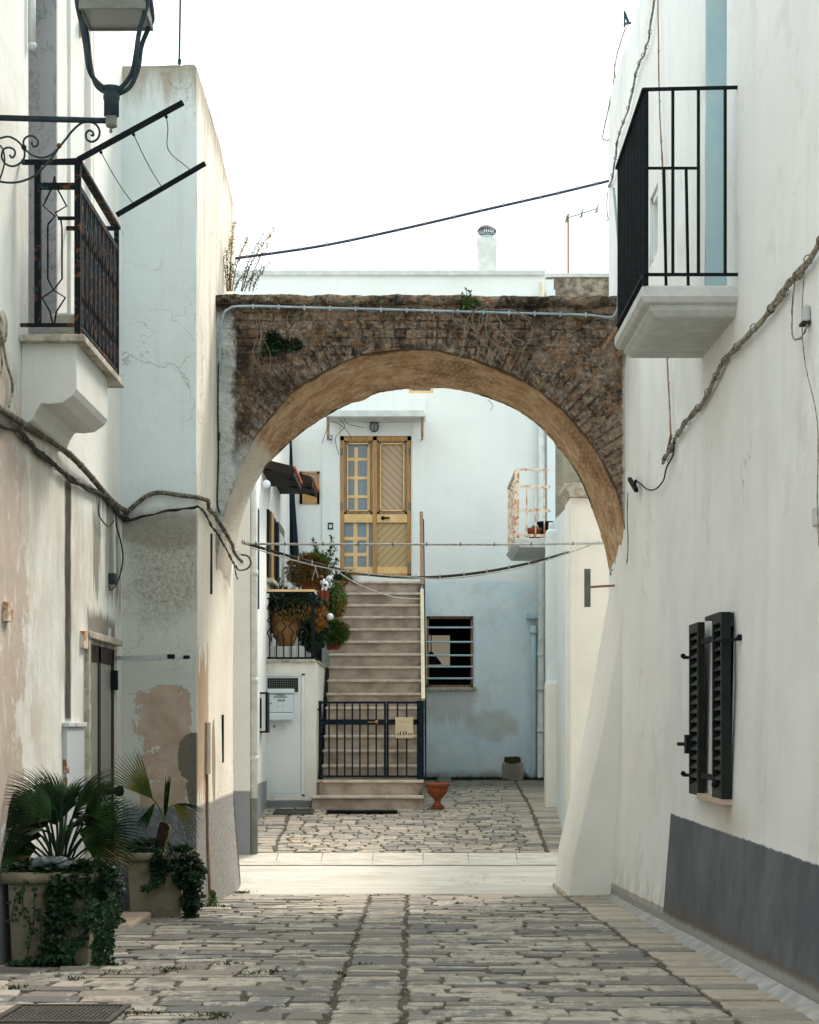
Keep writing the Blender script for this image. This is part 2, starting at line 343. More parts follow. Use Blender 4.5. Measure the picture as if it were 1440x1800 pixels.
def mat_soffit():
    g = G('arch_soffit_render'); uvn = g.nt.nodes.new('ShaderNodeTexCoord').outputs['UV']
    st = g.noise(1, 9, .78, (5.5, 5, 1), src=uvn); f = g.noise(30, 6, .75)
    col = g.mix(g.ss(.35, .65, st), '#bb8f68', '#f0d2ac'); col = g.mix(g.ss(.56, .66, g.noise(1, 7, .75, (5, 8, 1), (3,3,0), src=uvn))*.75, col, '#6f5540')
    col = g.mix(g.ss(.5, .65, f)*.35, col, '#dbc5a3')
    fr, bc = g.brick(g.vec((1,1,1), (0,0,0), uvn), .055, .13, .009); exp_ = g.ss(.50, .60, g.noise(1, 5, .6, (1.1, 1.4, 1), (2,6,0), src=uvn))*g.ss(1.6, 2.0, g.zr)
    col = g.mix(fr*exp_*.45, col, '#5c4430'); col = g.mix(exp_*(1-fr)*.3, col, '#9c6a45')
    sp = g.nt.nodes.new('ShaderNodeSeparateXYZ'); g.link(uvn, sp.inputs[0]); v = V(g, sp.outputs[1])
    pit = g.ss(.60, .68, g.noise(1, 6, .7, (16, 14, 1), (1,1,0), src=uvn)); col = g.mix(pit*.6, col, '#5c4632'); edge = g.ss(.09, .02, v+(f-.5)*.06); col = g.mix(edge*.85*g.ss(.2, .6, g.zr-1.0), col, '#3c2d20')  # edge: shadow line between face and soffit, painted into the colour
    lime = g.ss(-1.24, -1.30, g.x+(g.noise(5, 5)-.5)*.12)*g.ss(2.55, 2.42, g.zr+(g.noise(5)-.5)*.1); col = g.mix(lime, col, g.mix(g.noise(3, 5), '#ece2d0', '#efe7d8'))
    g.bump(st*1.6+f*.9-pit-fr*exp_*1.1-lime*.2, .035, 1); return g.out(col, .95, 0, .15)
def mat_cobble():
    g = G('paving_stone'); r = V(g, g.geo.outputs['Random Per Island'])
    ramp = g.nt.nodes.new('ShaderNodeValToRGB'); g.link(r.k, ramp.inputs[0]); e = ramp.color_ramp.elements
    e[0].color = c('#696867'); e[1].color = c('#b3a999')
    for p, k in ((.2, '#827b71'), (.4, '#a0978a'), (.55, '#727272'), (.75, '#a2998b'), (.9, '#857c70')): q = e.new(p); q.color = c(k)
    col = ramp.outputs[0]
    lay = g.noise(1, 8, .78, (9.0, 5.5, 6)); pale = g.ss(.50, .58, lay+(r-.5)*.18); col = g.mix(pale*.75, col, '#c9c0b0')
    dk = g.ss(.55, .68, g.noise(1, 7, .75, (13, 8, 8), (6,1,0))); col = g.mix(dk*.6, col, '#514c44')
    warm = g.mx(g.ss(1.38, 1.43, g.x), g.ss(15.6, 16.6, g.y)*g.ss(18, 17.4, g.y)); warm = g.mx(warm, g.ss(19, 19.3, g.y)*.75)  # warmer stones at right and beyond; warm light by the arch painted in
    col = g.mix(warm*.55*g.ss(.25, .6, r), col, '#b9a590'); col = g.mix(warm*.22, col, '#cfc6b8')
    dirt = g.ss(.50, .66, g.noise(1.3, 6, .65, off=(2,2,0)))*g.ss(-.6, -1.4, g.x+(g.noise(2)-.5))*g.ss(17.3, 15, g.y)*g.ss(10.5, 11.5, g.y); col = g.mix(dirt*.75, col, '#5f594b')
    back = g.ss(25.0, 25.9, g.y); col = g.mix(back*.7, col, '#5f6358')
    g.bump(g.noise(1, 7, .75, (18, 14, 14))*1.3+g.noise(60, 5, .75)*.4, .014, .9)
    return g.out(col, .6, 0, .45)
def mat_mortar():
    g = G('joint_mortar'); n = g.noise(7, 7, .7); col = g.mix(g.ss(.35, .65, n), '#565045', '#7a7265'); col = g.mix(g.ss(.6, .66, g.noise(40, 4, .7))*.4, col, '#7d786d')
    mo = g.ss(.60, .66, g.noise(2.3, 6, .7, off=(3,8,1))); col = g.mix(mo*.6, col, '#3f4a25')
    g.bump(n*1.5+g.noise(50, 5, .8), .015, 1); return g.out(col, .95)
def mat_road():
    g = G('pale_road_concrete'); n = g.noise(1, 6, .7, (.8, 6, 1), (0,0,0)); col = g.mix(g.ss(.35, .65, n), '#dbd6cc', '#c6c0b5')
    col = g.mix(g.ss(.58, .68, g.noise(1, 7, .7, (1.2, 12, 1), (3,3,3)))*.5, col, '#a3957f'); col = g.mix(g.ss(.55, .7, g.noise(1.5, 6, .7, (.6, 1.5, 1), (8,3,3)))*.35, col, '#b3a48e'); col = g.mix(g.ss(.17, .0, g.m('ABSOLUTE', g.y-17.22)+(n-.5)*.3)*.5, col, '#998b77'); col = cracks(g, col, 1.1, .42, '#8b7f6c'); g.bump(n+g.noise(60)*.4, .01, .6); return g.out(col, .85)
def mat_rusty(name, base, rust='#4a2a1a', lo=.52, hi=.6, scale=14, blue=None, rough=.6, sc=(1,1,1)):
    g = G(name); k = g.ss(lo, hi, g.noise(scale, 6, .7, sc)); col = g.mix(g.noise(30)*(.4 if c(base)[0] < .3 else .04), base, '#22262a')
    if blue: col = g.mix(g.ss(.60, .64, g.noise(scale*.8, 5, .6, sc, (4,4,4)))*.9, col, blue)
    col = g.mix(k, col, g.mix(g.noise(30, 4), rust, '#7d4f30' if rust == '#4a2a1a' else '#a4663a')); g.bump(g.noise(70, 4, .7)+k*.5, .002, .8); return g.out(col, rough+.15, 0, .15)

M = {}
M['left'] = mat_left_house(); M['corner'] = mat_corner_house(); M['right'] = mat_right_house(); M['end'] = mat_end_house()
M['arch'] = mat_arch_face(); M['soffit'] = mat_soffit(); M['cobble'] = mat_cobble(); M['mortar'] = mat_mortar(); M['road'] = mat_road()
M['slab'] = simple('pale_kerb_slab', '#d6cfc3', '#bcb4a8', .85, scale=5, sc=(1,4,1))
M['white'] = mat_plain_plaster('white_plaster', '#e8eae8', '#efefec', .3, 1, ('#8f9398', .80))
M['garden'] = mat_plain_plaster('garden_wall_plaster', '#d3e0e4', '#e0e5e4', .4, 5)
M['pier'] = mat_plain_plaster('cream_pier_plaster', '#e6e3d9', '#eeebe2', .45, 6)
M['butt'] = mat_plain_plaster('buttress_plaster', '#e6e6e0', '#ecebe6', .3, 7)
M['cupb'] = mat_plain_plaster('stained_plaster', '#e2e0d5', '#ebe9e2', 1.1, 9, ('#7d8181', .56))
M['balc'] = mat_plain_plaster('balcony_plaster', '#cfd2cd', '#dadad4', .6, 3)
M['rough'] = simple('rough_grey_render', '#5e564d', '#a89a88', .95, scale=7, bump=.01, lo=.38, hi=.66)
M['conc'] = simple('beige_render', '#8f8878', '#a59d8b', .95, scale=3)
M['cap'] = simple('coping_stone', '#bdb7a8', '#8f8676', .9, scale=9)
M['marble'] = None
g = G('grey_marble'); vn = g.noise(2.4, 8, .75, (1,1.2,.8), dist=2.2); kk = g.m('ABSOLUTE', vn-.5)
M['marble'] = g.out(g.mix(g.ss(.022, .0, kk)*.7, g.mix(g.noise(1.5), '#aeb1b3', '#c2c4c6'), '#6f7176'), .6)
M['iron'] = mat_rusty('rusty_black_iron', '#0c161d', blue='#1d4654', lo=.55, hi=.60)
M['ironblk'] = simple('black_painted_iron', '#10171a', '#182125', .7, scale=20, bump=.001, spec=.12)
M['gate'] = simple('blue_black_iron', '#0f1d25', '#162932', .7, scale=20, bump=.001, spec=.12)
M['lamp'] = simple('grey_lamp_paint', '#27343b', '#36444a', .65, scale=14, bump=.001, spec=.2)
M['rust'] = mat_rusty('flaking_white_rust', '#ddd3c2', '#b5784c', .45, .60, 14)
M['rustw'] = mat_rusty('white_pipe_rust_spots', '#c9ced0', '#6f3a1e', .60, .64, 11)
M['cable'] = simple('dusty_cable', '#443e35', '#7b7365', .85, scale=25)
M['cabled'] = simple('dark_cable', '#252320', '#3a3733', .8, scale=25)
M['cablew'] = simple('limewashed_cable', '#a69f92', '#5e564b', .85, scale=22)
M['wirew'] = simple('pale_wire', '#aeb0ac', '#8e8f8a', .7, scale=20)
M['steelb'] = simple('blue_grey_conduit', '#8fa0a9', '#aab6bb', .5, scale=12)
M['wood'] = simple('honey_wood', '#b88f58', '#9f7746', .55, scale=3, sc=(14,14,.7), spec=.4)
M['woodp'] = simple('pale_wood', '#e2c189', '#d6b077', .55, scale=3, sc=(2,14,2), spec=.4)
M['woodo'] = simple('weathered_wood', '#9a7d63', '#7a614c', .85, scale=4, sc=(12,12,1))
M['wooddk'] = simple('dark_stained_wood', '#1d1813', '#2b231d', .8, scale=5)
M['screen'] = simple('fly_screen_mesh', '#8d959b', '#7d858c', .8, scale=40)
M['diag'] = None
g = G('diagonal_boards'); bd = g.m('FRACT', (g.x+g.z)*9); dd = g.ss(.06, .0, g.m('ABSOLUTE', bd-.5)-.03)
M['diag'] = g.out(g.mix(g.ss(.13, .03, g.m('ABSOLUTE', bd-.5)), '#b5a087', '#8d775c'), .8)
g = G('diagonal_boards_low'); bd = g.m('FRACT', (g.x-g.z)*9)
M['diag2'] = g.out(g.mix(g.ss(.13, .03, g.m('ABSOLUTE', bd-.5)), '#b8a27a', '#95805a'), .8)
M['cur'] = simple('grey_curtain', '#8a969e', '#7d8991', .9, scale=3, sc=(30,1,1))
M['stair'] = simple('stair_stone', '#b5a697', '#8c7d6f', .75, scale=3.5, sc=(1,2,1.5), lo=.35, hi=.68)
M['tread'] = simple('stair_tread_stone', '#d6c8b8', '#b9aa9a', .65, scale=6)
M['terra'] = simple('terracotta', '#8f4a2e', '#773c26', .8, scale=8)
M['terra2'] = simple('ochre_earthenware', '#a87b4d', '#85603c', .8, scale=6)
M['pot'] = simple('stained_cast_stone', '#8d8571', '#575041', .95, scale=4, bump=.006, lo=.4, hi=.7)
M['soil'] = simple('potting_soil', '#2b231b', '#3a3026', 1, scale=20)
M['pvc'] = simple('white_pipe', '#d6dad8', '#c3c6c1', .6, scale=5)
M['pvcb'] = simple('pale_blue_pipe', '#a9c3ce', '#bccdd3', .6, scale=5)
M['beigepipe'] = simple('beige_pipe', '#d2c9b4', '#bdb39d', .7, scale=5)
M['doorw'] = simple('white_metal_door', '#e4e9e8', '#d9dfdd', .5, scale=2, bump=.0005, spec=.5)
M['mail'] = simple('pale_blue_enamel', '#d3e2e6', '#c9d9de', .4, scale=3, bump=0, spec=.5)
M['mailb'] = simple('cream_enamel', '#d6c5a4', '#c9b795', .45, scale=3, bump=0, spec=.5)
M['brass'] = simple('brass', '#a87b3c', '#8d652d', .4, .6, scale=6, bump=0)
M['black'] = simple('black_rubber', '#08090a', '#101112', .9, scale=30)
M['dark'] = simple('dark_interior', '#15130f', '#1e1b16', .9, scale=3, bump=0)
M['brown'] = simple('brown_aluminium', '#281d18', '#33261f', .6, scale=6, bump=0, spec=.2)
M['frost'] = simple('frosted_glass', '#8b8e8a', '#9a9d98', .35, scale=2, bump=0, spec=.6)
M['cloth'] = simple('folded_shutter_green', '#1a221e', '#121916', .6, scale=8, bump=0, spec=.25)
M['glass'] = simple('dark_glass', '#2c343a', '#3c464c', .12, scale=2, bump=0, spec=.8)
def leafmat(name, cols, rough=.55, spec=.25):
    g = G(name); r_ = V(g, g.geo.outputs['Random Per Island']); rp = g.nt.nodes.new('ShaderNodeValToRGB'); g.link(r_.k, rp.inputs[0]); el = rp.color_ramp.elements
    el[0].color = c(cols[0]); el[1].color = c(cols[-1])
    for k_, h in enumerate(cols[1:-1]): q_ = el.new((k_+1)/(len(cols)-1)); q_.color = c(h)
    g.b.inputs['Transmission Weight'].default_value = 0
    return g.out(rp.outputs[0], rough, 0, spec)
M['leafd'] = simple('dark_palm_leaf', '#10220f', '#2a4a22', .6, scale=5, bump=0, spec=.12)
M['leafy'] = simple('yellowing_palm_leaf', '#6a6a26', '#3f5220', .55, scale=5, bump=0, lo=.4, hi=.55)
M['ivy'] = leafmat('ivy_leaf', ('#0c1f14', '#16301d', '#1d3b20', '#0f2517', '#35562c', '#12291a'), .5)
M['leafg'] = leafmat('green_leaf', ('#2a4419', '#3b5a22', '#547534', '#2f4a1e', '#6e8a40'))
M['leafo'] = leafmat('orange_green_leaf', ('#4a4a1c', '#6b5120', '#8b5a22', '#3c4c1e', '#94662c', '#4f5a24'))
M['leafor'] = leafmat('orange_flower_leaf', ('#a8641f', '#6c5a22', '#c07a2a', '#8a5420', '#58601f'))
M['purple'] = simple('purple_leaf', '#2b1c2b', '#3d2838', .5, scale=10, bump=0)
M['dry'] = simple('dry_stalk', '#7a6543', '#95804f', .9, scale=14, bump=0)
M['dryg'] = simple('dry_grey_vine', '#8f8478', '#6d6459', .9, scale=14, bump=0)
M['yellow'] = simple('yellow_seed_head', '#c9b05a', '#a8934a', .9, scale=20, bump=0)
M['bark'] = simple('palm_trunk_fibre', '#3a2c1e', '#241b12', .95, scale=14, bump=.01)
M['globe'] = simple('white_globe', '#e6eaf0', '#dde2ea', .35, scale=3, bump=0, spec=.5)
M['tile'] = simple('red_roof_tile', '#a4553a', '#7d3c2a', .85, scale=12)
M['moss'] = simple('moss', '#4d512c', '#33391d', 1, scale=30, bump=.01)
M['block'] = simple('grey_brown_block', '#8d8377', '#a0968a', .9, scale=14)
M['stepm'] = simple('pinkish_marble', '#c9b3a2', '#b9a28f', .5, scale=4)
M['grate'] = simple('cast_iron_grate', '#4a4842', '#5d5a52', .7, .3, scale=20)
M['plastic'] = simple('white_plastic', '#d9d8d0', '#cfcdc3', .5, scale=3, bump=0)
M['dayl'] = emis('daylit_far_window', '#bdb29c', .22)
M['zinc'] = simple('weathered_zinc', '#8f959b', '#5b4a48', .45, .5, scale=20, bump=0)
M['bluerev'] = simple('pale_blue_reveal', '#a9c7cf', '#b6ced4', .9, scale=3)
M['signp'] = simple('grey_metal_plate', '#6c706a', '#7f827a', .7, scale=6)
M['bag'] = simple('clear_plastic_bag', '#3d4c50', '#76868a', .2, scale=9, bump=.01, spec=.8)
M['concw'] = simple('pale_painted_concrete', '#bfc3c0', '#d0d2ce', .9, scale=6, bump=.006)

# ------------------------------------------------------------------ ground, street, road
m = MB(); R = 400
m.poly([(-R, -R, -.45), (R, -R, -.45), (R, R, -.45), (-R, R, -.45)]); m.build('ground', M['mortar'], kind='structure')
def sheet(x0, x1, y0, y1, dz, dx=.5, dy=.25, amp=.006, f=gz):
    m = MB(); nx = max(1, int((x1-x0)/dx)); ny = max(1, int((y1-y0)/dy))
    for j in range(ny+1):
        for i in range(nx+1):
            x = lerp(x0, x1, i/nx); y = lerp(y0, y1, j/ny); m.v.append(Vector((x, y, f(y)+dz+amp*nz((x, y, 0), 2))))
    for j in range(ny):
        for i in range(nx):
            a = j*(nx+1)+i; m.f.append((a, a+1, a+nx+2, a+nx+1))
    return m
street = sheet(-2.9, 2.3, -6, 17.2, .003, .25, .25); 
def stone(m, x0, x1, y0, y1, h, jit):
    cx, cy = (x0+x1)/2, (y0+y1)/2; hx, hy = (x1-x0)/2, (y1-y0)/2; N = 20; n = len(m.v)
    ph = random.random()*9; tx, ty = random.uniform(-.012, .012), random.uniform(-.02, .02); dh = random.uniform(-.003, .004)
    ring = []
    for k in range(N):
        t = 2*math.pi*(k+.5)/N; ct, st = math.cos(t), math.sin(t); e = .24
        x = hx*math.copysign(abs(ct)**e, ct); y = hy*math.copysign(abs(st)**e, st)
        q_ = (cx+x, cy+y, ph); x += jit*nz(q_, 5)+jit*.5*nz(q_, 17); y += jit*.6*nz((cx+x, cy+y, ph+5), 6)+jit*.4*nz(q_, 21); ring.append((x, y))
    for s_, dz in ((1.0, -.02), (1.0, h*.7), (.975, h), (.80, h+.0005)):
        for x, y in ring:
            sx = s_ if s_ == 1 else 1-(1-s_)*min(hx, hy)*2/hx if s_ > .9 else s_
            sy = s_
            px, py = cx+x*sx, cy+y*sy; m.v.append(Vector((px, py, gz(py)+dz+dh+(x*tx+y*ty if dz > 0 else 0)+.003*nz((px, py, 3), 8))))
    m.v.append(Vector((cx, cy, gz(cy)+h+dh)))
    for r_ in range(3):
        for k in range(N):
            k2 = (k+1) % N; m.f.append((n+r_*N+k, n+r_*N+k2, n+(r_+1)*N+k2, n+(r_+1)*N+k))
    for k in range(N): m.f.append((n+3*N+k, n+3*N+(k+1) % N, n+4*N))
def pave(m, bands, y0, y1, rh, sw, gap, jit, h=.014):
    for xa, xb, one in bands:
        y = y0-random.random()*.1
        while y < y1:
            d = random.uniform(*rh)
            x = xa(y); xe = xb(y); first = not one
            while x < xe-.06:
                wd = (xe-x) if one else random.uniform(*sw)*(random.uniform(.35, 1) if first else 1); first = False
                if xe-(x+wd) < .16: wd = xe-x
                g_ = gap*random.uniform(.6, 1.6)
                yy0 = y+random.uniform(-.012, .012); yy1 = y+d-gap*random.uniform(.35, .9)+random.uniform(-.01, .01)
                if yy1 < y1+.02:
                    if not one and wd > .3 and random.random() < .13:
                        ym = lerp(yy0, yy1, random.uniform(.4, .6)); stone(m, x, x+wd-g_, yy0, ym-.012, h, jit); stone(m, x, x+wd-g_*1.3, ym+.012, yy1, h, jit)
                    else: stone(m, x, x+wd-g_, yy0, yy1, h*random.uniform(.8, 1.15), jit)
                x += wd
            y += d
st = MB()
bands = [(lambda y: -2.5, lambda y: -.345+.02*nz((y,0,0),2), False), (lambda y: -.335+.02*nz((y,0,0),2), lambda y: -.026+.02*nz((y,5,0),2), True),
         (lambda y: -.010+.02*nz((y,5,0),2), lambda y: 1.405+.008*math.sin(y*3), False), (lambda y: 1.418+.008*math.sin(y*3), lambda y: 1.76, True)]
pave(st, bands, 6.2, 17.22, (.12, .26), (.17, .44), .019, .030)
so_ = street.build('street', M['mortar'], kind='structure', smooth=True)
st.build('street_paving_stones', M['cobble'], kind='structure')
sheet(-14, 14, 17.2, 19.2, 0, .5, .15, .004).build('road', M['road'], kind='structure', smooth=True)
kb = MB()
x = -8.0
while x < 8:
    wd = random.uniform(.42, .52); k = sheet(x, x+wd-.006, 18.76+random.uniform(-.01,.01), 19.285+random.uniform(-.015,.01), .008, .2, .2, .002); n = len(kb.v); kb.v += k.v; kb.f += [tuple(i+n for i in f) for f in k.f]; x += wd
kb.build('kerb_slabs', M['slab'], kind='structure')
sheet(-14, 14, 19.0, 27.6, .001, .5, .25, .004).build('courtyard_bed', M['mortar'], kind='structure', smooth=True)
s2 = MB()
bands2 = [(lambda y: -1.95, lambda y: -1.40+.01*math.sin(y*4), False), (lambda y: -1.38+.01*math.sin(y*4), lambda y: 1.42+.012*(y-19.3), False), (lambda y: 1.44+.012*(y-19.3), lambda y: 2.0, True)]
pave(s2, bands2, 19.32, 27.2, (.10, .18), (.12, .28), .020, .024, .012)
s2.build('courtyard_paving_stones', M['cobble'], kind='structure')

# ------------------------------------------------------------------ walls
def wallgrid(m, fn, ua, ub, za, zb, holes=(), du=.25, dz=.25, depth=.15, dirn=(0,1,0), amp=.006, flip=False):
    """fn(u, z) -> point; holes (u0,u1,z0,z1) are left open and get reveals going dirn*depth deep"""
    def br(a, b, st_, ex):
        n = max(1, int(round((b-a)/st_))); l = [a+(b-a)*i/n for i in range(n+1)]
        l += [e for e in ex if a < e < b]; l.sort(); o = [l[0]]
        for q in l[1:]:
            if q-o[-1] > 1e-3: o.append(q)
            elif q in ex: o[-1] = q
        return o
    U = br(ua, ub, du, [h[i] for h in holes for i in (0, 1)]); Z = br(za, zb, dz, [h[i] for h in holes for i in (2, 3)])
    dn = Vector(dirn); n0 = len(m.v)
    for z in Z:
        for u in U:
            p = fn(u, z); m.v.append(p+dn*amp*nz(p, 1.7))
    W = len(U)
    for j in range(len(Z)-1):
        for i in range(W-1):
            uc, zc = (U[i]+U[i+1])/2, (Z[j]+Z[j+1])/2
            if any(h[0] < uc < h[1] and h[2] < zc < h[3] for h in holes): continue
            a = n0+j*W+i; q = (a, a+1, a+W+1, a+W); m.f.append(tuple(reversed(q)) if flip else q)
    for h in holes:
        cs = [fn(h[0], h[2]), fn(h[1], h[2]), fn(h[1], h[3]), fn(h[0], h[3])]
        for i in range(4):
            a, b = cs[i], cs[(i+1) % 4]; m.poly([a, b, b+dn*depth, a+dn*depth])
XL = -2.27; XC = -1.685; YC = 14.83; XR = 1.88; YA = 16.35; YB = 17.63
# --- near left house
lh = thing('house', 'tall weathered white house on the near left with a rusty balcony and brown glazed door', 'house', (XL-2, 10, 0))
m = MB(); LH = 7.7
holes = [(11.18, 12.08, EYE+2.25, EYE+4.75), (13.19, 14.55, .08, 2.06)]
wallgrid(m, lambda u, z: Vector((XL, u, z)), 3, YC+.02, -.4, LH, holes, depth=.18, dirn=(-1,0,0))
m.poly([(XL, 3, -.4), (-8, 3, -.4), (-8, 3, LH), (XL, 3, LH)]); m.poly([(XL, YC, LH), (XL, YC, EYE+5.0), (-8, YC, EYE+5.0), (-8, YC, LH)]); m.poly([(-8, 3, -.4), (-8, YC, -.4), (-8, YC, LH), (-8, 3, LH)])
m.build('wall', M['left'], lh)
MB().box(-8, XL, 3, YC, LH, LH+.12).build('roof', M['cap'], lh)
# marble jamb and dark balcony opening
MB().box(-2.452, XL+.004, 12.05, 12.085, EYE+2.2, EYE+4.75).build('door_jamb', M['marble'], lh)['label'] = 'veined grey marble door jamb'
MB().box(-2.50, -2.455, 11.1, 12.15, EYE+2.2, EYE+4.8).build('balcony_door', M['wooddk'], lh)
for px, w_, t in ((120, .02, .02), (153, .05, .035), (162, .04, .02)):
    D = F*XL/(px-CX); MB().box(XL-.01, XL+t, D-w_, D+w_, EYE+2.3, LH-.02).build('wall_moulding', M['left'], lh)
# brown glazed door in the lower wall
dr = MB(); y0, y1 = 13.19, 14.55; zb, zt = .08, 2.06
for a, b, q, r_ in ((y0, y0+.09, zb, zt), (y1-.09, y1, zb, zt), (y0, y1, zt-.12, zt), (13.83, 13.93, zb, zt)): dr.box(XL-.10, XL-.02, a, b, q, r_)
door = dr.build('door', M['brown'], lh, bevel=.004)
for a, b in ((y0+.09, 13.83), (13.93, y1-.09)):
    MB().box(XL-.045, XL-.028, a, b, zb, zt-.12).build('door_pane', M['frost'], door)
    MB().box(XL-.04, XL-.022, a, b, 0.95, 1.03).build('glazing_bar', M['brown'], door)
MB().lathe([(.01, 0), (.016, .02), (.014, .07), (.035, .09), (.042, .115), (.035, .14), (.01, .15)], (XL-.04, 14.20, .98), 16, 'x').build('handle', M['black'], door, smooth=True)
MB().box(XL-.03, XL+.035, y0-.10, y0-.01, 0, 2.10).box(XL-.03, XL+.045, y0-.10, y1+.02, 2.09, 2.14).build('door_surround', M['cap'], lh, bevel=.006)
MB().box(XL-.02, XL+.02, 14.42, 14.5, 1.75, 1.90).build('door_hinge', M['ironblk'], door)
# balcony on the left house
NB, FB = 10.935, 12.40; XB = -1.932
ba = MB(); prof = [(-2.27, 2.235), (-1.947, 2.235), (-1.947, 1.95), (-1.965, 1.915), (-2.03, 1.87), (-2.10, 1.862), (-2.155, 1.865), (-2.185, 1.82), (-2.205, 1.77), (-2.24, 1.75), (-2.275, 1.74)]
ba.prism([(x, EYE+z) for x, z in prof], NB+.04, 12.10); balc = ba.build('balcony', M['balc'], lh, bevel=.006)
MB().box(-2.265, -1.889, NB-.03, 12.44, EYE+2.215, EYE+2.257).build('balcony_slab', M['cap'], balc, bevel=.005)
rl = MB(); zt0 = EYE+3.264; zb0 = EYE+2.315
rl.bar((XB, NB, EYE+2.25), (XB, NB, zt0+.02), .036); rl.bar((-2.165, NB, zb0-.0), (-2.165, NB, zt0), .036); rl.bar((-2.26, NB, zt0), (XB, NB, zt0), .03, .025); rl.bar((-2.165, NB, zt0-.14), (XB, NB, zt0-.14), .025, .036)
rl.bar((-2.265, NB, zb0), (XB, NB, zb0), .02); rl.bar((XB, FB-.02, EYE+2.25), (XB, FB-.02, zt0), .03); rl.bar((XB, NB, zt0), (XB, FB, zt0), .05, .02); rl.bar((XB, NB, zb0), (XB, FB, zb0), .02, .02); rl.bar((XB, NB, zt0-.14), (XB, FB, zt0-.14), .02, .035); rl.bar((-2.265, FB, zt0), (XB, FB, zt0), .025); rl.bar((-2.265, FB, zb0), (XB, FB, zb0), .02)
rl.bar((-2.05, NB+.01, EYE+2.94), (XB, NB+.01, EYE+2.94), .018); rl.bar((XB, NB, EYE+2.94), (XB, NB+.25, EYE+2.94), .018)
rail = rl.build('railing', M['iron'], balc)
def orn(pts, m, y): m.tube([P(px, py, y) for px, py in pts], .0055, 6)
om = MB()
L_ = [(96, 310), (92, 328), (76, 362), (97, 380), (85, 393), (84, 400), (84, 490), (94, 510), (74, 523), (88, 548), (94, 575)]
R_ = [(96, 310), (99, 328), (117, 362), (97, 374), (107, 387), (109, 400), (109, 490), (94, 510), (115, 523), (99, 548), (95, 575)]
orn(L_, om, NB+.005); orn(R_, om, NB+.005)
for k in range(9):
    y = NB+.13+k*.15; a = .022
    om.bar((XB, y+.07, zt0-.14), (XB, y+.07, zb0), .016, .012)
    for s_ in (-1, 1):
        pts = [(XB, y, zt0-.12), (XB, y+s_*.01, zt0-.2), (XB, y+s_*a*1.5, zt0-.32), (XB, y, zt0-.40), (XB, y+s_*a, zt0-.46), (XB, y+s_*a, zb0+.24), (XB, y, zb0+.17), (XB, y+s_*a*1.5, zb0+.11), (XB, y, zb0)]
        for p, q in zip(pts, pts[1:]): om.bar(p, q, .014, .03)
om.build('railing_ornament', M['iron'], balc)
# bucket on it
bk = thing('bucket', 'white plastic bucket standing on the rusty left balcony', 'bucket', (-2.07, 11.3, EYE+2.257))
MB().lathe([(.085, 0), (.10, .165), (.107, .168), (.107, .185), (.098, .185), (.095, .16), (.08, .02)], (-2.07, 11.3, EYE+2.257), 24).build('body', M['plastic'], bk, smooth=True)
MB().tube([(-2.07+.107*math.cos(t), 11.3-.05*math.sin(t)-.05, EYE+2.43-.10*math.sin(t)) for t in [math.pi*i/12 for i in range(13)]], .003, 6).build('handle', M['wirew'], bk)
# clothes line frame of the balcony
cf = thing('clothes_line_frame', 'black iron arms reaching out from the left balcony with slack drying wires', 'clothes line', (XB, NB, zt0+.02))
a0, a1 = P(137, 281, NB), P(322, 180, NB); b0, b1 = P(205, 378, FB), P(361, 287, FB)
MB().bar(a0, a1, .022, .03).bar(P(98, 283, NB), a0, .018, .02).build('arm', M['ironblk'], cf); MB().bar(b0, b1, .022, .03).build('arm', M['ironblk'], cf)
for t, sag in ((.22, 0), (.53, 0), (.84, .05)):
    p, q = a0.lerp(a1, t)-Vector((0,0,.03)), b0.lerp(b1, t+.0)-Vector((0,0,-.01)); q = b0.lerp(b1, {.22: .2, .53: .52, .84: .84}[t])
    mid = [p.lerp(q, s_)+Vector((-(math.sin(s_*3.14)*sag)*1.2+.012*math.sin(s_*9)*(sag > 0), 0, -.02*math.sin(s_*3.14))) for s_ in [i/10 for i in range(11)]]
    MB().tube(mid, .0028, 5).ball(p, .010, 6).ball(q, .010, 6).build('wire', M['ironblk'], cf)

# --- corner house (stands forward on the left)
ch = thing('corner_house', 'narrow pale house corner with peeling plaster and grey base beside the arch', 'house', (XC-.3, YC+1, 0))
CT = EYE+5.19
m = MB()
def cx_side(u, z):
    fl = .075*max(0, min(1, (.75-z)/.9))*max(0, min(1, (u-15)/2.3))
    return Vector((XC+fl, u, z))
topz = lambda u: CT-.03*(u-YC)-.10*max(0, u-16.6)
def side(u, z):
    p = cx_side(u, z)
    if z > CT-.5: p.z = lerp(CT-.5, topz(u)+.03*nz((u, 0, 0), 4), (z-(CT-.5))/.5)
    return p
wallgrid(m, side, YC, 17.94, -.5, CT, (), .15, .18, dirn=(1,0,0), amp=.008)
wallgrid(m, lambda u, z: Vector((u, YC, z if z < CT-.01 else CT+.02*nz((u, 1, 0), 5))), -4.6, XC, -.5, CT, (), .16, .18, dirn=(0,-1,0), amp=.006)
m.poly([side(YC, CT), side(16, CT), side(17.94, CT), (-4.6, 17.94, CT-.1), (-4.6, YC, CT)])
m.poly([(XC+.07, 17.94, -.5), (XC+.07, 17.94, 0), (XC, 17.94, .9), side(17.94, CT), (-4.6, 17.94, CT-.1), (-4.6, 17.94, -.5)])
m.build('wall', M['corner'], ch)
m = MB()   # worn coping on the corner edge
m.bar((XC-.06, YC, CT-.01), (XC-.06, YC+2.9, CT-.15), .10, .05)
m.build('coping', M['corner'], ch, bevel=.012)
MB().box(XC+.0, XC+.012, 15.88, 15.95, EYE+1.09, EYE+1.60).build('wall_slot', M['cabled'], ch)
MB().box(XC-.01, XC+.022, 15.45, 15.70, 1.07, 1.50).build('meter_cover', M['block'], ch, bevel=.004)
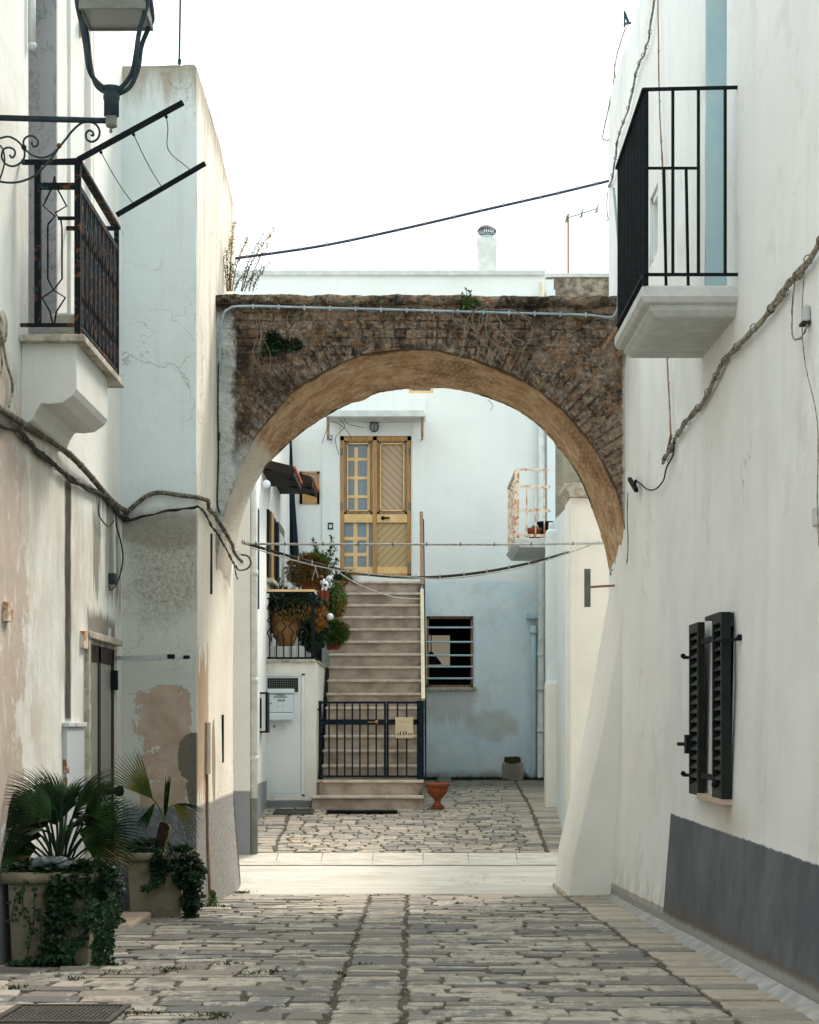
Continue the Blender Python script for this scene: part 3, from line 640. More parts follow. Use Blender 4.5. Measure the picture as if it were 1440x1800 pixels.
MB().box(XC-.01, XC+.012, 16.85, 16.93, 1.14, 1.57).build('vent_slot', M['ironblk'], ch)
MB().tube([(XC+.008, 15.55, 1.07), (XC+.01, 15.55, .6), (XC+.035, 15.55, -.05)], .012, 8).build('conduit', M['woodo'], ch)
ap = thing('antenna_mast', 'thin grey mast standing on the left corner house roof', 'antenna', P(316, 116, 15.3))
MB().tube([P(315, 118, 15.3), P(318, -60, 15.3)], .008, 8).build('pole', M['lamp'], ap); MB().tube([P(315, 112, 15.3), P(316, 104, 15.3)], .015, 8).build('base', M['lamp'], ap)

# --- right house
rh = thing('house', 'long white house on the right with dark grey base, black balcony and green shutters', 'house', (3.5, 11, 0))
RT = EYE+5.88
def rx(z): return interp([(-1, 1.76), (.05, 1.78), (.857, 1.85), (1.7, 1.876), (2.4, 1.88), (9, 1.88)], z)
m = MB(); holes = [(11.12, 11.93, EYE+2.50, EYE+4.9), (14.2, 14.67, EYE+3.556, EYE+4.09), (10.85, 11.65, EYE-.43, EYE+.64)]
wallgrid(m, lambda u, z: Vector((rx(z), u, z)), 3, 17.7, -.5, RT, holes, .22, .2, .14, (1,0,0), .007)
m.poly([(1.88, 3, RT), (1.88, 17.7, RT), (8, 17.7, RT), (8, 3, RT)]); m.poly([(1.76, 17.7, -.5), (8, 17.7, -.5), (8, 17.7, RT), (1.88, 17.7, RT), (1.88, 17.7, 1.7)]); m.poly([(1.76, 3, -.5), (8, 3, -.5), (8, 3, RT), (1.88, 3, RT)]); m.poly([(8, 3, -.5), (8, 17.7, -.5), (8, 17.7, RT), (8, 3, RT)])
m.build('wall', M['right'], rh)
MB().box(2.014, 2.05, 11.05, 12.0, EYE+2.4, EYE+4.95).build('balcony_door', M['doorw'], rh)
MB().box(1.884, 2.013, 11.905, 11.926, EYE+2.50, EYE+4.9).build('door_jamb', M['bluerev'], rh)['label'] = 'pale blue painted door reveal'
MB().box(1.99, 2.03, 14.15, 14.72, EYE+3.5, EYE+4.12).build('niche_pane', M['mail'], rh)
fm = MB()
for a, b, q, r_ in ((14.205, 14.25, 3.56, 4.09), (14.62, 14.665, 3.56, 4.09), (14.205, 14.665, 3.56, 3.61), (14.205, 14.665, 4.04, 4.085)): fm.box(1.90, 1.985, a, b, EYE+q, EYE+r_)
fm.build('niche_frame', M['doorw'], rh)
wn_ = MB()
for a, b, q, r_ in ((10.86, 10.92, -.42, .63), (11.58, 11.64, -.42, .63), (10.86, 11.64, -.42, -.36), (10.86, 11.64, .57, .63), (11.22, 11.28, -.42, .63)): wn_.box(1.90, 1.95, a, b, EYE+q, EYE+r_)
win = wn_.build('window', M['cloth'], rh); MB().box(1.955, 1.965, 10.83, 11.67, EYE-.45, EYE+.66).build('pane', M['glass'], win)
MB().box(1.79, 1.9, 10.78, 11.70, EYE-.475, EYE-.44).build('sill', M['stepm'], win, bevel=.004)
MB().box(1.835, 1.87, 11.12, 11.66, EYE+.63, EYE+.655).build('head_flashing', M['cloth'], win)
def shutter(x0, x1, ya, yb, za, zb_):
    f = MB(); t = .035
    f.box(x0, x1, ya, ya+t, za, zb_); f.box(x0, x1, yb-t, yb, za, zb_); f.box(x0, x1, ya+t, yb-t, za, za+.06); f.box(x0, x1, ya+t, yb-t, zb_-.06, zb_)
    o = f.build('shutter', M['cloth'], rh, bevel=.002); l = MB(); n = 17
    for k in range(n):
        z = za+.075+(zb_-za-.15)*k/(n-1); l.poly([(x0+.003, ya+t, z-.022), (x0+.003, yb-t, z-.022), (x1-.004, yb-t, z+.022), (x1-.004, ya+t, z+.022)]); l.poly([(x0+.003, ya+t, z-.028), (x0+.003, yb-t, z-.028), (x1-.004, yb-t, z+.016), (x1-.004, ya+t, z+.016)])
    l.box(x1-.004, x1-.001, ya+t, yb-t, za+.06, zb_-.06)
    l.build('louvres', M['cloth'], o); return o
s1 = shutter(1.790, 1.845, 10.77, 11.11, EYE-.44, EYE+.635); s2_ = shutter(1.795, 1.838, 11.68, 12.06, EYE-.455, EYE+.625)
for z in (.50, -.33):
    MB().bar((1.815, 11.11, EYE+z), (1.815, 11.68, EYE+z), .012, .035).build('hinge_arm', M['ironblk'], s1)
MB().box(1.775, 1.80, 12.04, 12.13, EYE-.20, EYE-.08).tube([(1.79, 12.1, EYE-.14), (1.75, 12.22, EYE-.14)], .012, 8).build('latch', M['ironblk'], s2_)
for y, z in ((12.08, .42), (12.08, -.34)): MB().tube([(1.86, y, EYE+z), (1.77, y+.06, EYE+z)], .011, 8).ball((1.77, y+.06, EYE+z+.01), .017, 6).build('hold_back', M['ironblk'], rh)
MB().bar((1.78, 10.78, EYE+.47), (1.87, 10.60, EYE+.47), .015).ball((1.865, 10.6, EYE+.48), .02, 6).build('hold_back', M['ironblk'], rh)
MB().ball((1.775, 10.9, EYE-.36), .022, 8).build('knob', M['ironblk'], s1)
# right balcony
NR, FR = 10.75, 12.14
bp = MB(); pr = [(1.336, 2.50), (1.325, 2.47), (1.325, 2.43), (1.345, 2.405), (1.372, 2.395), (1.378, 2.385), (1.385, 2.362), (1.405, 2.343), (1.43, 2.338)]
lay = [(0, 2.502), (.008, 2.49), (.010, 2.44), (-.01, 2.41), (-.045, 2.40), (-.05, 2.375), (-.08, 2.345), (-.095, 2.338)]
n0 = 0
for off, z in lay: bp.v += [Vector(p) for p in ((1.89, NR-off, EYE+z), (1.336-off, NR-off, EYE+z), (1.336-off, FR+off, EYE+z), (1.89, FR+off, EYE+z))]
for i in range(len(lay)-1):
    for k in range(3): bp.f.append((i*4+k, (i+1)*4+k, (i+1)*4+k+1, i*4+k+1))
bp.f.append((0, 1, 2, 3)); bp.f.append(tuple((len(lay)-1)*4+k for k in (3, 2, 1, 0)))
rb = bp.build('balcony', M['concw'], rh)
XE = 1.345; zt1, zb1 = EYE+3.625, EYE+2.565; m = MB()
m.bar((XE-.01, NR, zt1), (1.885, NR, zt1+.012), .022, .016); m.bar((XE, NR, zb1), (1.88, NR, zb1), .02, .016); m.bar((XE-.01, FR, zt1-.04), (1.87, FR, zt1-.04), .02, .014); m.bar((XE, NR, zt1), (XE, FR, zt1-.04), .03, .014); m.bar((XE, NR, zb1), (XE, FR, zb1), .02, .014)
for px in (1183, 1228, 1275): X = (px-CX)/F*NR; m.bar((X, NR, zb1), (X, NR, zt1), .016, .022)
for px in (1170, 1209): X = (px-CX)/F*FR; m.bar((X+.01, FR, EYE+2.50), (X-.01, FR, zt1-.04), .018)
m.bar((XE, NR, EYE+2.50), (XE, NR, zb1), .02)
for k in range(20): y = lerp(NR+.005, FR, k/19); m.bar((XE+.012, y, EYE+2.5), (XE+.012, y, zt1-.04*k/19), .024, .012)
m.build('railing', M['ironblk'], rb)
MB().bar(P(1062, 614, 16.2), P(1096, 560, 16.0), .03).bar(P(1085, 625, 16.3), P(1100, 612, 16.3), .05).build('bracket', M['woodo'], rh)
# buttress of the right house
b_ = MB(); y0, y1 = 16.6, 17.9; zt_ = EYE+1.18
for y, k_ in ((y0, .03), (y1, 0)):
    b_.v += [Vector(p) for p in ((1.36+k_, y, -.2), (1.375+k_, y, -.06), (1.42+k_, y, EYE-1.2), (1.50+k_, y, EYE-.84), (1.575+k_, y, EYE-.52), (1.64+k_, y, EYE-.22), (1.70+k_, y, EYE+.07), (1.80+k_, y, EYE+.65), (1.90, y, EYE+1.22), (1.98, y, EYE+1.22), (1.98, y, -.2))]
b_.f += [tuple(range(11)), tuple(range(21, 10, -1))]+[(i, i+11, (i+1) % 11+11, (i+1) % 11) for i in range(11)]
b_.build('buttress', M['butt'], rh, bevel=.015)
MB().prism([(1.36, -.12), (1.37, -.03), (1.5, -.025), (1.80, -.02), (1.80, -.12)], 16.57, 17.93).build('buttress_foot', M['cap'], rh, bevel=.008)
f_ = MB()
for i in range(60):
    y = 4+i*.235; y2 = y+.235
    f_.poly([(1.715+.02*nz((y,0,0),2), y, gz(y)+.012), (1.715+.02*nz((y2,0,0),2), y2, gz(y2)+.012), (1.79, y2, gz(y2)+.055), (1.79, y, gz(y)+.055)])
    if y2 > 16.5: break
f_.build('wall_fillet', simple('cement_fillet', '#9a9a97', '#b3b2ad', .9, scale=7, bump=.003), rh, smooth=True)

# ------------------------------------------------------------------ the arch
FCv = [(379.5,1010),(381.5,985),(387,950),(396,900),(413,850),(444,779),(465.5,745),(518,687),(571,652.6),(624,628),(676.6,617),(740,613.5),(798,622),(851,639),(909,663),(956,692),(998.5,729),(1041,782),(1067,824),(1085.6,866),(1097,914),(1101,955),(1103,984)]
BCv = [(404,1040),(406,1010),(413,965),(425,912),(442,866),(465.5,824),(502.5,784.5),(545,750),(597.5,718.6),(655.5,694),(690,687),(729,683),(798,684),(851,697.5),(903.5,718.6),(946,747.6),(983,787),(1009,824),(1030,866),(1046,908.6),(1060,950),(1068,985),(1072,1003.5)]
def resample(pts, n):
    pts = cat([Vector((a, b, 0)) for a, b in pts], 8); L = [0]
    for a, b in zip(pts, pts[1:]): L.append(L[-1]+(b-a).length)
    o = []; j = 0
    for i in range(n):
        t = L[-1]*i/(n-1)
        while j < len(L)-2 and L[j+1] < t: j += 1
        o.append(pts[j].lerp(pts[j+1], (t-L[j])/max(1e-9, L[j+1]-L[j])))
    return o
NA = 340
fc = resample(FCv, NA); bc = resample(BCv, NA)
def border(p, x0, x1, yt):
    cx, cy = 740, 985
    d = Vector((p.x-cx, min(p.y, cy)-cy, 0))
    if d.y > -1: return Vector((x0 if d.x < 0 else x1, p.y, 0))
    ts = [(yt(cx)-cy)/d.y]
    if d.x < 0: ts.append((x0-cx)/d.x)
    if d.x > 0: ts.append((x1-cx)/d.x)
    t = min(ts); return Vector((cx+d.x*t, (p.y if p.y > cy else cy+d.y*t), 0))
ar = thing('arch', 'old weathered stone arch with lichen spanning the lane between the houses', 'arch', (0, (YA+YB)/2, EYE+3))
def face(curve, D, x0, x1, yt, sgn, nr):
    m = MB(); uv = []; s = 0; prev = None
    for i, p in enumerate(curve):
        if prev is not None: s += (p-prev).length/F*D
        prev = p; q = border(p, x0, x1, yt)
        for k in range(nr+1):
            t = k/nr; r_ = p.lerp(q, t**1.2); w_ = P(r_.x, r_.y, D)
            d = (.022*nz(w_, 3.5)+.012*nz(w_, 11)+.006*nz(w_, 30))
            rd = (r_-p).length/F*D; wear = max(0, min(1, .5+2.2*nz(w_+Vector((3,0,0)), 1.6)))
            if rd < .23 and w_.z > EYE+1.2:
                ci = math.floor(s/.085); fr_ = s/.085-ci; d += wear*(.022*nz((ci*3.7, 1, 2), 1)+(.016 if fr_ < .22 else 0)-.006)
            elif rd > .03 and w_.z > EYE+2.0:
                ri = math.floor(w_.z/.075); ux = (w_.x+.115*(ri % 2))/.23; ci = math.floor(ux); d += wear*(.020*nz((ci*3.1, ri*2.3, 2), 1)+(.012 if ux-ci < .12 or w_.z/.075-ri < .25 else 0))
            m.v.append(w_+Vector((0, sgn*d, 0))); uv.append((s, rd))
    for i in range(len(curve)-1):
        for k in range(nr):
            a = i*(nr+1)+k; m.f.append((a, a+1, a+nr+2, a+nr+1))
    return m, uv
yt = lambda x: 520
m, uv = face(fc, YA, 379.9, 1100.5, lambda x: 522, 1, 44); m.build('front_face', M['arch'], ar, smooth=True, uv=uv)
m, uv = face(bc, YB, 404, 1072, lambda x: 580, 1, 10); m.build('rear_face', M['arch'], ar, uv=uv)
m = MB(); uv = []; s = 0; KS = 22
for i in range(NA):
    a = P(fc[i].x, fc[i].y, YA); b = P(bc[i].x, bc[i].y, YB)
    if i: s += (fc[i]-fc[i-1]).length/F*YA
    rad = Vector((a.x-.1, 0, a.z-(EYE+1.4))).normalized()
    for k in range(KS+1):
        t = k/KS; p = a.lerp(b, t); d = .020*nz(p, 4)+.012*nz(p, 12)
        if t == 0: p = p-Vector((0, .0, 0)); d = abs(d)*.5+.0
        m.v.append(p+rad*d*(1 if a.x > -1.35 else .25)); uv.append((s, t*1.28))
for i in range(NA-1):
    for k in range(KS): a = i*(KS+1)+k; m.f.append((a, a+1, a+KS+2, a+KS+1))
m.build('soffit', M['soffit'], ar, smooth=True, uv=uv)
m = MB(); nx = 150; za = EYE+(HY-536)/F*YA; zt2 = EYE+(HY-516)/F*YA      # coping course
rows = [(YA+.02, za), (YA-.028, za+.008), (YA-.035, za+.06), (YA-.02, zt2-.01), (YA+.06, zt2+.006), (YA+.6, zt2+.015), (YB+.03, zt2), (YB+.03, za-.2)]
for i in range(nx+1):
    x = lerp(XC-.01, 1.90, i/nx); dzz = -.022*i/nx
    for (y, z) in rows:
        p = Vector((x, y, z+dzz)); m.v.append(p+Vector((0, .014*nz(p, 9), .016*nz(p, 5)+.008*nz(p, 25))))
for i in range(nx):
    for k in range(len(rows)-1): a = i*len(rows)+k; m.f.append((a, a+1, a+len(rows)+1, a+len(rows)))
m.build('coping', M['arch'], ar, smooth=True)
# conduit along the arch
cd = thing('conduit_pipe', 'thin pale blue conduit clipped across the top of the stone arch', 'pipe', P(740, 545, YA-.05))
m = MB(); m.tube([P(x, y, YA-.055) for x, y in ((386,640),(387,590),(392,556),(402,543),(430,538),(560,541),(740,545.5),(900,550),(1020,553),(1056,556),(1074,558),(1085,545),(1087,520),(1088,440),(1079,330))], .011, 8, 5).build('pipe', M['steelb'], cd, smooth=True)
m = MB(); m.tube([P(x, y, YA-.05) for x, y in ((380,533),(410,534),(470,537),(700,543),(900,547.5),(1083,553))], .006, 6, 3).build('cable', M['cabled'], cd)
cl = MB()
for x in range(445, 1060, 45): y = 538+(x-430)*.0253; p = P(x, y, YA-.06); MB().box(p.x-.008, p.x+.008, p.y-.01, p.y+.05, p.z-.02, p.z+.02).build('clip', M['steelb'], cd)

# ------------------------------------------------------------------ houses behind the arch
# white house on the left of the courtyard
XW = -1.73
wh = thing('house', 'white house left of the steps with tiled awnings and yellow shutters', 'house', (-3.5, 23, 0))
m = MB(); wallgrid(m, lambda u, z: Vector((XW+(.10*(1-(u-19.2)/1.5) if u < 20.7 else 0), u, z)), 19.2, 27.3, -.3, 5.75, (), .35, .35, dirn=(1,0,0), amp=.006)
m.poly([(XW+.1, 19.2, -.3), (-6, 19.2, -.3), (-6, 19.2, 5.75), (XW+.1, 19.2, 5.75)]); m.poly([(XW, 19.2, 5.75), (XW, 27.3, 5.75), (-6, 27.3, 5.75), (-6, 19.2, 5.75)]); m.poly([(-6, 19.2, -.3), (-6, 27.3, -.3), (-6, 27.3, 5.75), (-6, 19.2, 5.75)])
m.build('wall', M['white'], wh)
D = 19.25; X = -1.60
m = MB(); m.tube([(X, D, .12), (X, D, 5.0)], .042, 14); dp = m.build('drainpipe', M['pvc'], wh, smooth=True)
for z in (1.1, 1.9, 3.0): MB().tube([(X, D, z), (X, D, z+.06)], .048, 14).build('collar', M['pvc'], dp, smooth=True)
m = MB(); MB().tube([(X, D-.001, .1), (X, D-.001, .72)], .045, 14).build('painted_foot', M['signp'], dp)
MB().bar((X-.09, D+.1, .1), (X-.09, D+.1, 5.5), .01).build('cable', M['beigepipe'], wh)
MB().box(XW, XW+.035, 20.9, 21.2, EYE+1.28, EYE+2.40).build('shutter', M['gate'], wh)['label'] = 'narrow dark blue shutter'
w_ = MB().box(XW, XW+.03, 22.7, 23.9, EYE+1.76, EYE+2.58).build('window', M['dark'], wh)
MB().box(XW+.032, XW+.045, 22.95, 23.35, EYE+1.77, EYE+2.58).build('shutter', M['wood'], w_); m = MB()
for k in range(9): m.bar((XW+.07, 23.35+k*.05, EYE+1.76), (XW+.07, 23.35+k*.05, EYE+2.5), .012)
for k in range(7): m.bar((XW+.07, 23.35, EYE+1.8+k*.11), (XW+.07, 23.8, EYE+1.8+k*.11), .012)
m.build('grille', M['ironblk'], w_); MB().box(XW, XW+.08, 22.7, 24.0, EYE+1.70, EYE+1.75).build('sill', M['cap'], w_)
d_ = MB().box(XW, XW+.025, 24.5, 25.6, 2.30, EYE+2.62).build('door', M['signp'], wh); MB().box(XW+.02, XW+.03, 24.62, 25.48, 2.35, EYE+2.5).build('pane', M['doorw'], d_)
m = MB().bar((XW+.02, 20.9, 1.40), (XW+.02, 20.9, 1.83), .02, .01)
sb = thing('notice_box', 'black framed notice box on the white wall left of the letterbox door', 'notice box', (XW, 21.9, 1.6))
y0, y1 = 21.7, 22.0
MB().box(XW+.065, XW+.09, y0-.01, y1, 1.40, 1.83).box(XW, XW+.09, y0-.01, y1, 1.38, 1.40).box(XW, XW+.09, y0-.01, y1, 1.83, 1.85).box(XW+.0, XW+.02, y0-.006, y0, 1.43, 1.78).build('frame', M['black'], sb)
MB().box(XW, XW+.064, y0, y1, 1.401, 1.829).build('panel', M['doorw'], sb)
for (ya, yb, xo, zn, zo) in ((22.0, 23.45, -1.37, 3.03, 2.94), (23.75, 25.15, -1.25, 3.18, 3.05)):
    aw = MB(); aw.bar((XW, ya-.02, EYE+zn+.01), (xo, ya-.02, EYE+zo+.01), .03, .10); aw.bar((XW, yb, EYE+zn-.0), (xo, yb, EYE+zo), .03, .06); aw.bar((xo, ya, EYE+zo), (xo, yb, EYE+zo), .03, .07); aw.bar((XW, ya, EYE+zn), (XW, yb, EYE+zn), .03, .07); aw.bar((XW, (ya+yb)/2, EYE+zn), (xo, (ya+yb)/2, EYE+zo), .03, .05); aw.bar(((XW+xo)/2, ya, EYE+(zn+zo)/2), ((XW+xo)/2, yb, EYE+(zn+zo)/2), .03, .04)
    a_ = aw.build('awning', M['wooddk'], wh); t = MB(); n = 26
    for k in range(n):
        y = lerp(ya, yb, (k+.5)/n); t.tube([(XW, y, EYE+zn+.045), (xo+.03, y, EYE+zo+.04)], .026 if k % 2 else .022, 8)
    t.build('roof_tiles', M['tile'], a_, smooth=True); MB().box(XW, xo, ya, yb, EYE+min(zn, zo)+.01, EYE+min(zn, zo)+.02).build('ceiling_board', M['wooddk'], a_)
MB().ball((XW+.06, 21.9, EYE+2.78), .05, 10).build('wall_light', M['globe'], wh, smooth=True)
# end house
eh = thing('house', 'white end house with steps up to a honey wood glazed double door', 'house', (0, 29, 0)); YE = 27.2; ET = EYE+6.47
def ex(px): return (px-CX)/F*YE
def ez(py): return EYE+(HY-py)/F*YE
m = MB(); wx0, wx1, wz0, wz1 = ex(750), ex(832), ez(1208), ez(1083)
holes = [(wx0, wx1, wz0, wz1), (ex(598), ex(723), ez(1012), ez(766)), (ex(719), ex(762), ez(691), ez(560))]
wallgrid(m, lambda u, z: Vector((u, YE, z)), -4, 1.96, .2, ET, holes, .3, .3, .14, (0,1,0), .004)
m.poly([(1.96, YE, .2), (1.96, 33, .2), (1.96, 33, ET), (1.96, YE, ET)]); m.poly([(-4, YE, .2), (-4, 33, .2), (-4, 33, ET), (-4, YE, ET)]); m.poly([(-4, YE, ET), (1.96, YE, ET), (1.96, 33, ET), (-4, 33, ET)]); m.poly([(-4, 33, .2), (1.96, 33, .2), (1.96, 33, ET), (-4, 33, ET)])
m.build('wall', M['end'], eh)
MB().box(-4.05, 1.965, YE-.05, YE+.2, ET, ET+.075).build('coping', M['concw'], eh, bevel=.01)
MB().box(1.965, 2.09, YE, YE+.3, .4, ET-.05).build('corner_strip', M['garden'], eh)
MB().box(ex(566), ex(597), YE-.02, YE, 2.2, ez(700)).box(ex(725), ex(749), YE-.02, YE, 2.2, ez(700)).build('door_margin', M['end'], eh, bevel=.004)
# room behind the barred window
rm = MB(); rm.poly([(wx0-.2, YE+1.6, wz0-.1), (wx1+.2, YE+1.6, wz0-.1), (wx1+.2, YE+1.6, wz1+.3), (wx0-.2, YE+1.6, wz1+.3)])
for sx in (wx0-.2, wx1+.2): rm.poly([(sx, YE+.14, wz0-.1), (sx, YE+1.6, wz0-.1), (sx, YE+1.6, wz1+.3), (sx, YE+.14, wz1+.3)])
rm.poly([(wx0-.2, YE+.14, wz1+.3), (wx1+.2, YE+.14, wz1+.3), (wx1+.2, YE+1.6, wz1+.3), (wx0-.2, YE+1.6, wz1+.3)]); rm.poly([(wx0-.2, YE+.14, wz0-.1), (wx1+.2, YE+.14, wz0-.1), (wx1+.2, YE+1.6, wz0-.1), (wx0-.2, YE+1.6, wz0-.1)])
rm.build('room', M['dark'], eh)
D = YE+1.57; a = P(752, 1170, D); b = P(791, 1117, D); MB().box(a.x, b.x, D, D+.02, a.z, b.z).build('far_window', M['dayl'], eh)
fw = MB(); s_ = .035
for q in ((wx0, wx0+s_, wz0, wz1), (wx1-s_, wx1, wz0, wz1), (wx0, wx1, wz0, wz0+s_), (wx0, wx1, wz1-s_, wz1)): fw.box(q[0], q[1], YE+.06, YE+.12, q[2], q[3])
fw_ = fw.build('window', M['woodo'], eh); m = MB()
for py in (1103, 1128.5, 1152, 1172, 1192.5): m.tube([(wx0, YE+.02, ez(py)), (wx1+.01, YE+.02, ez(py))], .014, 8)
m.bar((wx1+.008, YE, wz0), (wx1+.008, YE, wz1), .02); m.build('security_bars', M['pvcb'], fw_); MB().box(wx0-.03, wx1+.04, YE-.05, YE+.02, wz0-.045, wz0).build('sill', M['cap'], fw_)
pl = thing('pendant_lamp', 'dark hanging lamp silhouette seen inside the barred window', 'lamp', P(758, 1150, 27.9))
MB().tube([P(758, 1080, 27.9), P(758, 1150, 27.9)], .008, 6).build('chain', M['ironblk'], pl)
MB().lathe([(.16, 0), (.145, .03), (.10, .09), (.05, .15), (.02, .19)], P(758, 1168, 27.9), 18).build('lamp_shade', M['dark'], pl, smooth=True)
# double door
yd = YE+.05; df = MB()
def rectb(mm, px0, py0, px1, py1, y0, y1): mm.box(ex(px0), ex(px1), y0, y1, ez(py1), ez(py0))
for q in ((598, 766, 605, 1012), (716, 766, 723, 1012), (598, 766, 723, 774), (655, 766, 663, 1012), (598, 1008, 723, 1012)): rectb(df, *q, yd-.02, yd+.05)
dd_ = df.build('door', M['wood'], eh, bevel=.003)
dl = MB()
for q in ((605, 903, 655, 918), (663, 903, 716, 918), (605, 996, 655, 1008), (663, 996, 716, 1008)):
    dl = MB(); rectb(dl, *q, yd-.01, yd+.03); dl.build('door_rail', M['woodp'], dd_, bevel=.003)
for x0, x1 in ((605, 655), (663, 716)):
    f = MB()
    for q in ((x0, 774, x0+4, 903), (x1-4, 774, x1, 903), (x0, 774, x1, 777), (x0, 899, x1, 903)): rectb(f, *q, yd-.015, yd+.03)
    f.build('screen_frame', M['woodo'], dd_)
    f = MB()
    for q in ((x0+5, 778, x0+7, 898), (x1-7, 778, x1-5, 898), (x0+5, 778, x1-5, 780), (x0+5, 896, x1-5, 898)): rectb(f, *q, yd-.018, yd+.02)
    f.build('screen_trim', M['woodp'], dd_)
f = MB(); rectb(f, 605, 774, 655, 903, yd+.035, yd+.04); rectb(f, 605, 918, 655, 996, yd+.035, yd+.04); f.build('glass_pane', M['cur'], dd_)
f = MB()
for q in ((623, 785, 629, 895), (645, 785, 648, 895)): rectb(f, *q, yd+.025, yd+.036)
for y in (806, 839, 872): rectb(f, 608, y-2.5, 648, y+2.5, yd+.024, yd+.037)
for q in ((621, 918, 628, 996), (644, 918, 648, 996)): rectb(f, *q, yd+.025, yd+.036)
for y in (946, 974): rectb(f, 605, y-3, 648, y+3, yd+.024, yd+.037)
f.build('glazing_bars', M['woodp'], dd_)
f = MB(); rectb(f, 663, 774, 716, 903, yd+.03, yd+.04); f.build('board_panel', M['diag'], dd_); f = MB(); rectb(f, 663, 918, 716, 996, yd+.03, yd+.04); f.build('board_panel', M['diag2'], dd_)
p = P(673, 910.5, yd-.03); MB().lathe([(.012, -.02), (.028, 0), (.028, .02)], p, 12, 'y').bar(p, p+Vector((.10, -.01, 0)), .022).build('handle', M['black'], dd_)
for x, y in ((601, 793), (601, 889), (720, 793), (720, 889), (720, 995)): MB().box(ex(x)-.016, ex(x)+.016, yd-.035, yd-.02, ez(y)-.05, ez(y)+.05).build('hinge', M['signp'], dd_)
cp = MB(); z = ez(743); cp.prism([(ex(578), z), (ex(746), z), (ex(748), z+.02), (ex(744), z+.09), (ex(577), z+.09), (ex(575), z+.02)], YE-.55, YE); cp_ = cp.build('door_canopy', M['concw'], eh, bevel=.006)
for x in (579, 742): MB().box(ex(x)-.02, ex(x)+.02, YE-.45, YE-.42, z-.27, z).bar((ex(x), YE-.43, z-.25), (ex(x), YE, z-.25), .02).build('canopy_bracket', M['woodo'], cp_)
wl = thing('wall_lamp', 'small oval bulkhead lamp above the honey wood door', 'lamp', P(658, 750, YE-.05))
p = P(658, 750, YE-.06); MB().ball(p, .05, 10, (1, .8, 1.35)).build('glass', M['frost'], wl, smooth=True); m = MB(); m.tube([p+Vector((.058*math.cos(t), 0, .075*math.sin(t))) for t in [2*math.pi*i/16 for i in range(17)]], .008, 6); m.bar(p+Vector((0,-.045,-.07)), p+Vector((0,-.045,.07)), .01); m.box(p.x-.055, p.x+.055, p.y, YE, p.z-.01, p.z+.08); m.build('cage', M['lamp'], wl)
# house number
nb = thing('house_number', 'small oval plaque reading 12 beside the honey wood door', 'sign', P(579, 770, YE-.03)); p = P(579, 770, YE-.02)
MB().lathe([(.072, -.012), (.075, 0)], p, 24, 'y').build('plate', M['globe'], nb)
def text(s, p, size, mat, parent, name='lettering'):
    cu = bpy.data.curves.new(name, 'FONT'); cu.body = s; cu.size = size; cu.align_x = 'CENTER'; cu.align_y = 'CENTER'; cu.extrude = .001
    t = bpy.data.objects.new('t', cu); C.objects.link(t); bpy.context.view_layer.update()
    me = bpy.data.meshes.new_from_object(t.evaluated_get(bpy.context.evaluated_depsgraph_get())); bpy.data.objects.remove(t)
    me.transform(Matrix.Rotation(math.radians(90), 4, 'X')); me.name = name; o = bpy.data.objects.new(name, me); C.objects.link(o); me.materials.clear(); me.materials.append(mat)
    o.parent = parent; o.location = Vector(p)-parent.location; return o
text('12', p+Vector((0, -.016, 0)), .11, M['gate'], nb)
db = thing('doorbell', 'small dark framed doorbell left of the honey wood door', 'doorbell', P(581, 925, YE)); MB().pbox(576.5, 919, 586, 931, YE, .02, .03).build('case', M['lamp'], db, bevel=.004); MB().pbox(578.5, 922, 584, 928, YE-.03, .01, .004).build('button', M['plastic'], db)
f = MB(); 
for q in ((527, 829, 532, 886), (557, 829, 562, 886), (527, 829, 562, 834), (527, 860, 562, 886)): rectb(f, *q, YE-.03, YE+.0)
sw = f.build('window', M['wood'], eh, bevel=.003); f = MB(); rectb(f, 532, 834, 557, 860, YE-.012, YE-.002); f.build('pane', M['frost'], sw)
f = MB(); rectb(f, 719, 560, 762, 691, YE+.06, YE+.1); uw = f.build('window', M['glass'], eh); f = MB(); rectb(f, 719, 560, 724, 691, YE+.02, YE+.07); rectb(f, 757, 560, 762, 691, YE+.02, YE+.07); rectb(f, 724, 686, 757, 691, YE+.02, YE+.07); f.build('frame', M['woodp'], uw)
m = MB(); m.tube([(ex(505), YE-.10, ez(745)), (ex(509), YE-.10, ez(840)), (ex(519.5), YE-.10, ez(985))], .062, 4); m.build('drainpipe', M['gate'], eh)
m = MB(); m.tube([(ex(516), YE-.09, ez(900)), (ex(525), YE-.09, ez(985))], .010, 6); m.build('cable', M['terra'], eh)
m = MB(); xx = (951-CX)/F*27.0; m.tube([(xx, 27.0, .60), (xx, 27.05, .66), (xx+.02, 27.05, ez(1000)-.1), (xx+.02, 27.05, ez(700))], .052, 14)
for z in (1.35, 2.45, 1.95): m.tube([(xx+.008, 27.05, z), (xx+.008, 27.05, z+.05)], .060, 14)
m.build('drainpipe', M['pvc'], eh, smooth=True); MB().tube([(xx+.02, 27.06, ez(985)), (xx+.02, 27.06, ez(500))], .04, 12).build('gutter_pipe', M['beigepipe'], eh, smooth=True)
m = MB(); X = ex(937.5); m.tube([(X-.12, 27.0, .80), (X-.04, 27.05, .73), (X, 27.1, .82), (X, 27.1, ez(1100))], .042, 12, 3); m.tube([(X, 27.1, ez(1115)), (X, 27.1, ez(1108))], .06, 12); m.build('drainpipe', M['pvcb'], eh, smooth=True)
MB().box(ex(925), ex(946), YE-.14, YE, ez(1088), ez(1078)).build('shelf', M['pvcb'], eh, bevel=.004)
m = MB(); p = P(856, 400, 28.5); s_ = F/28.5
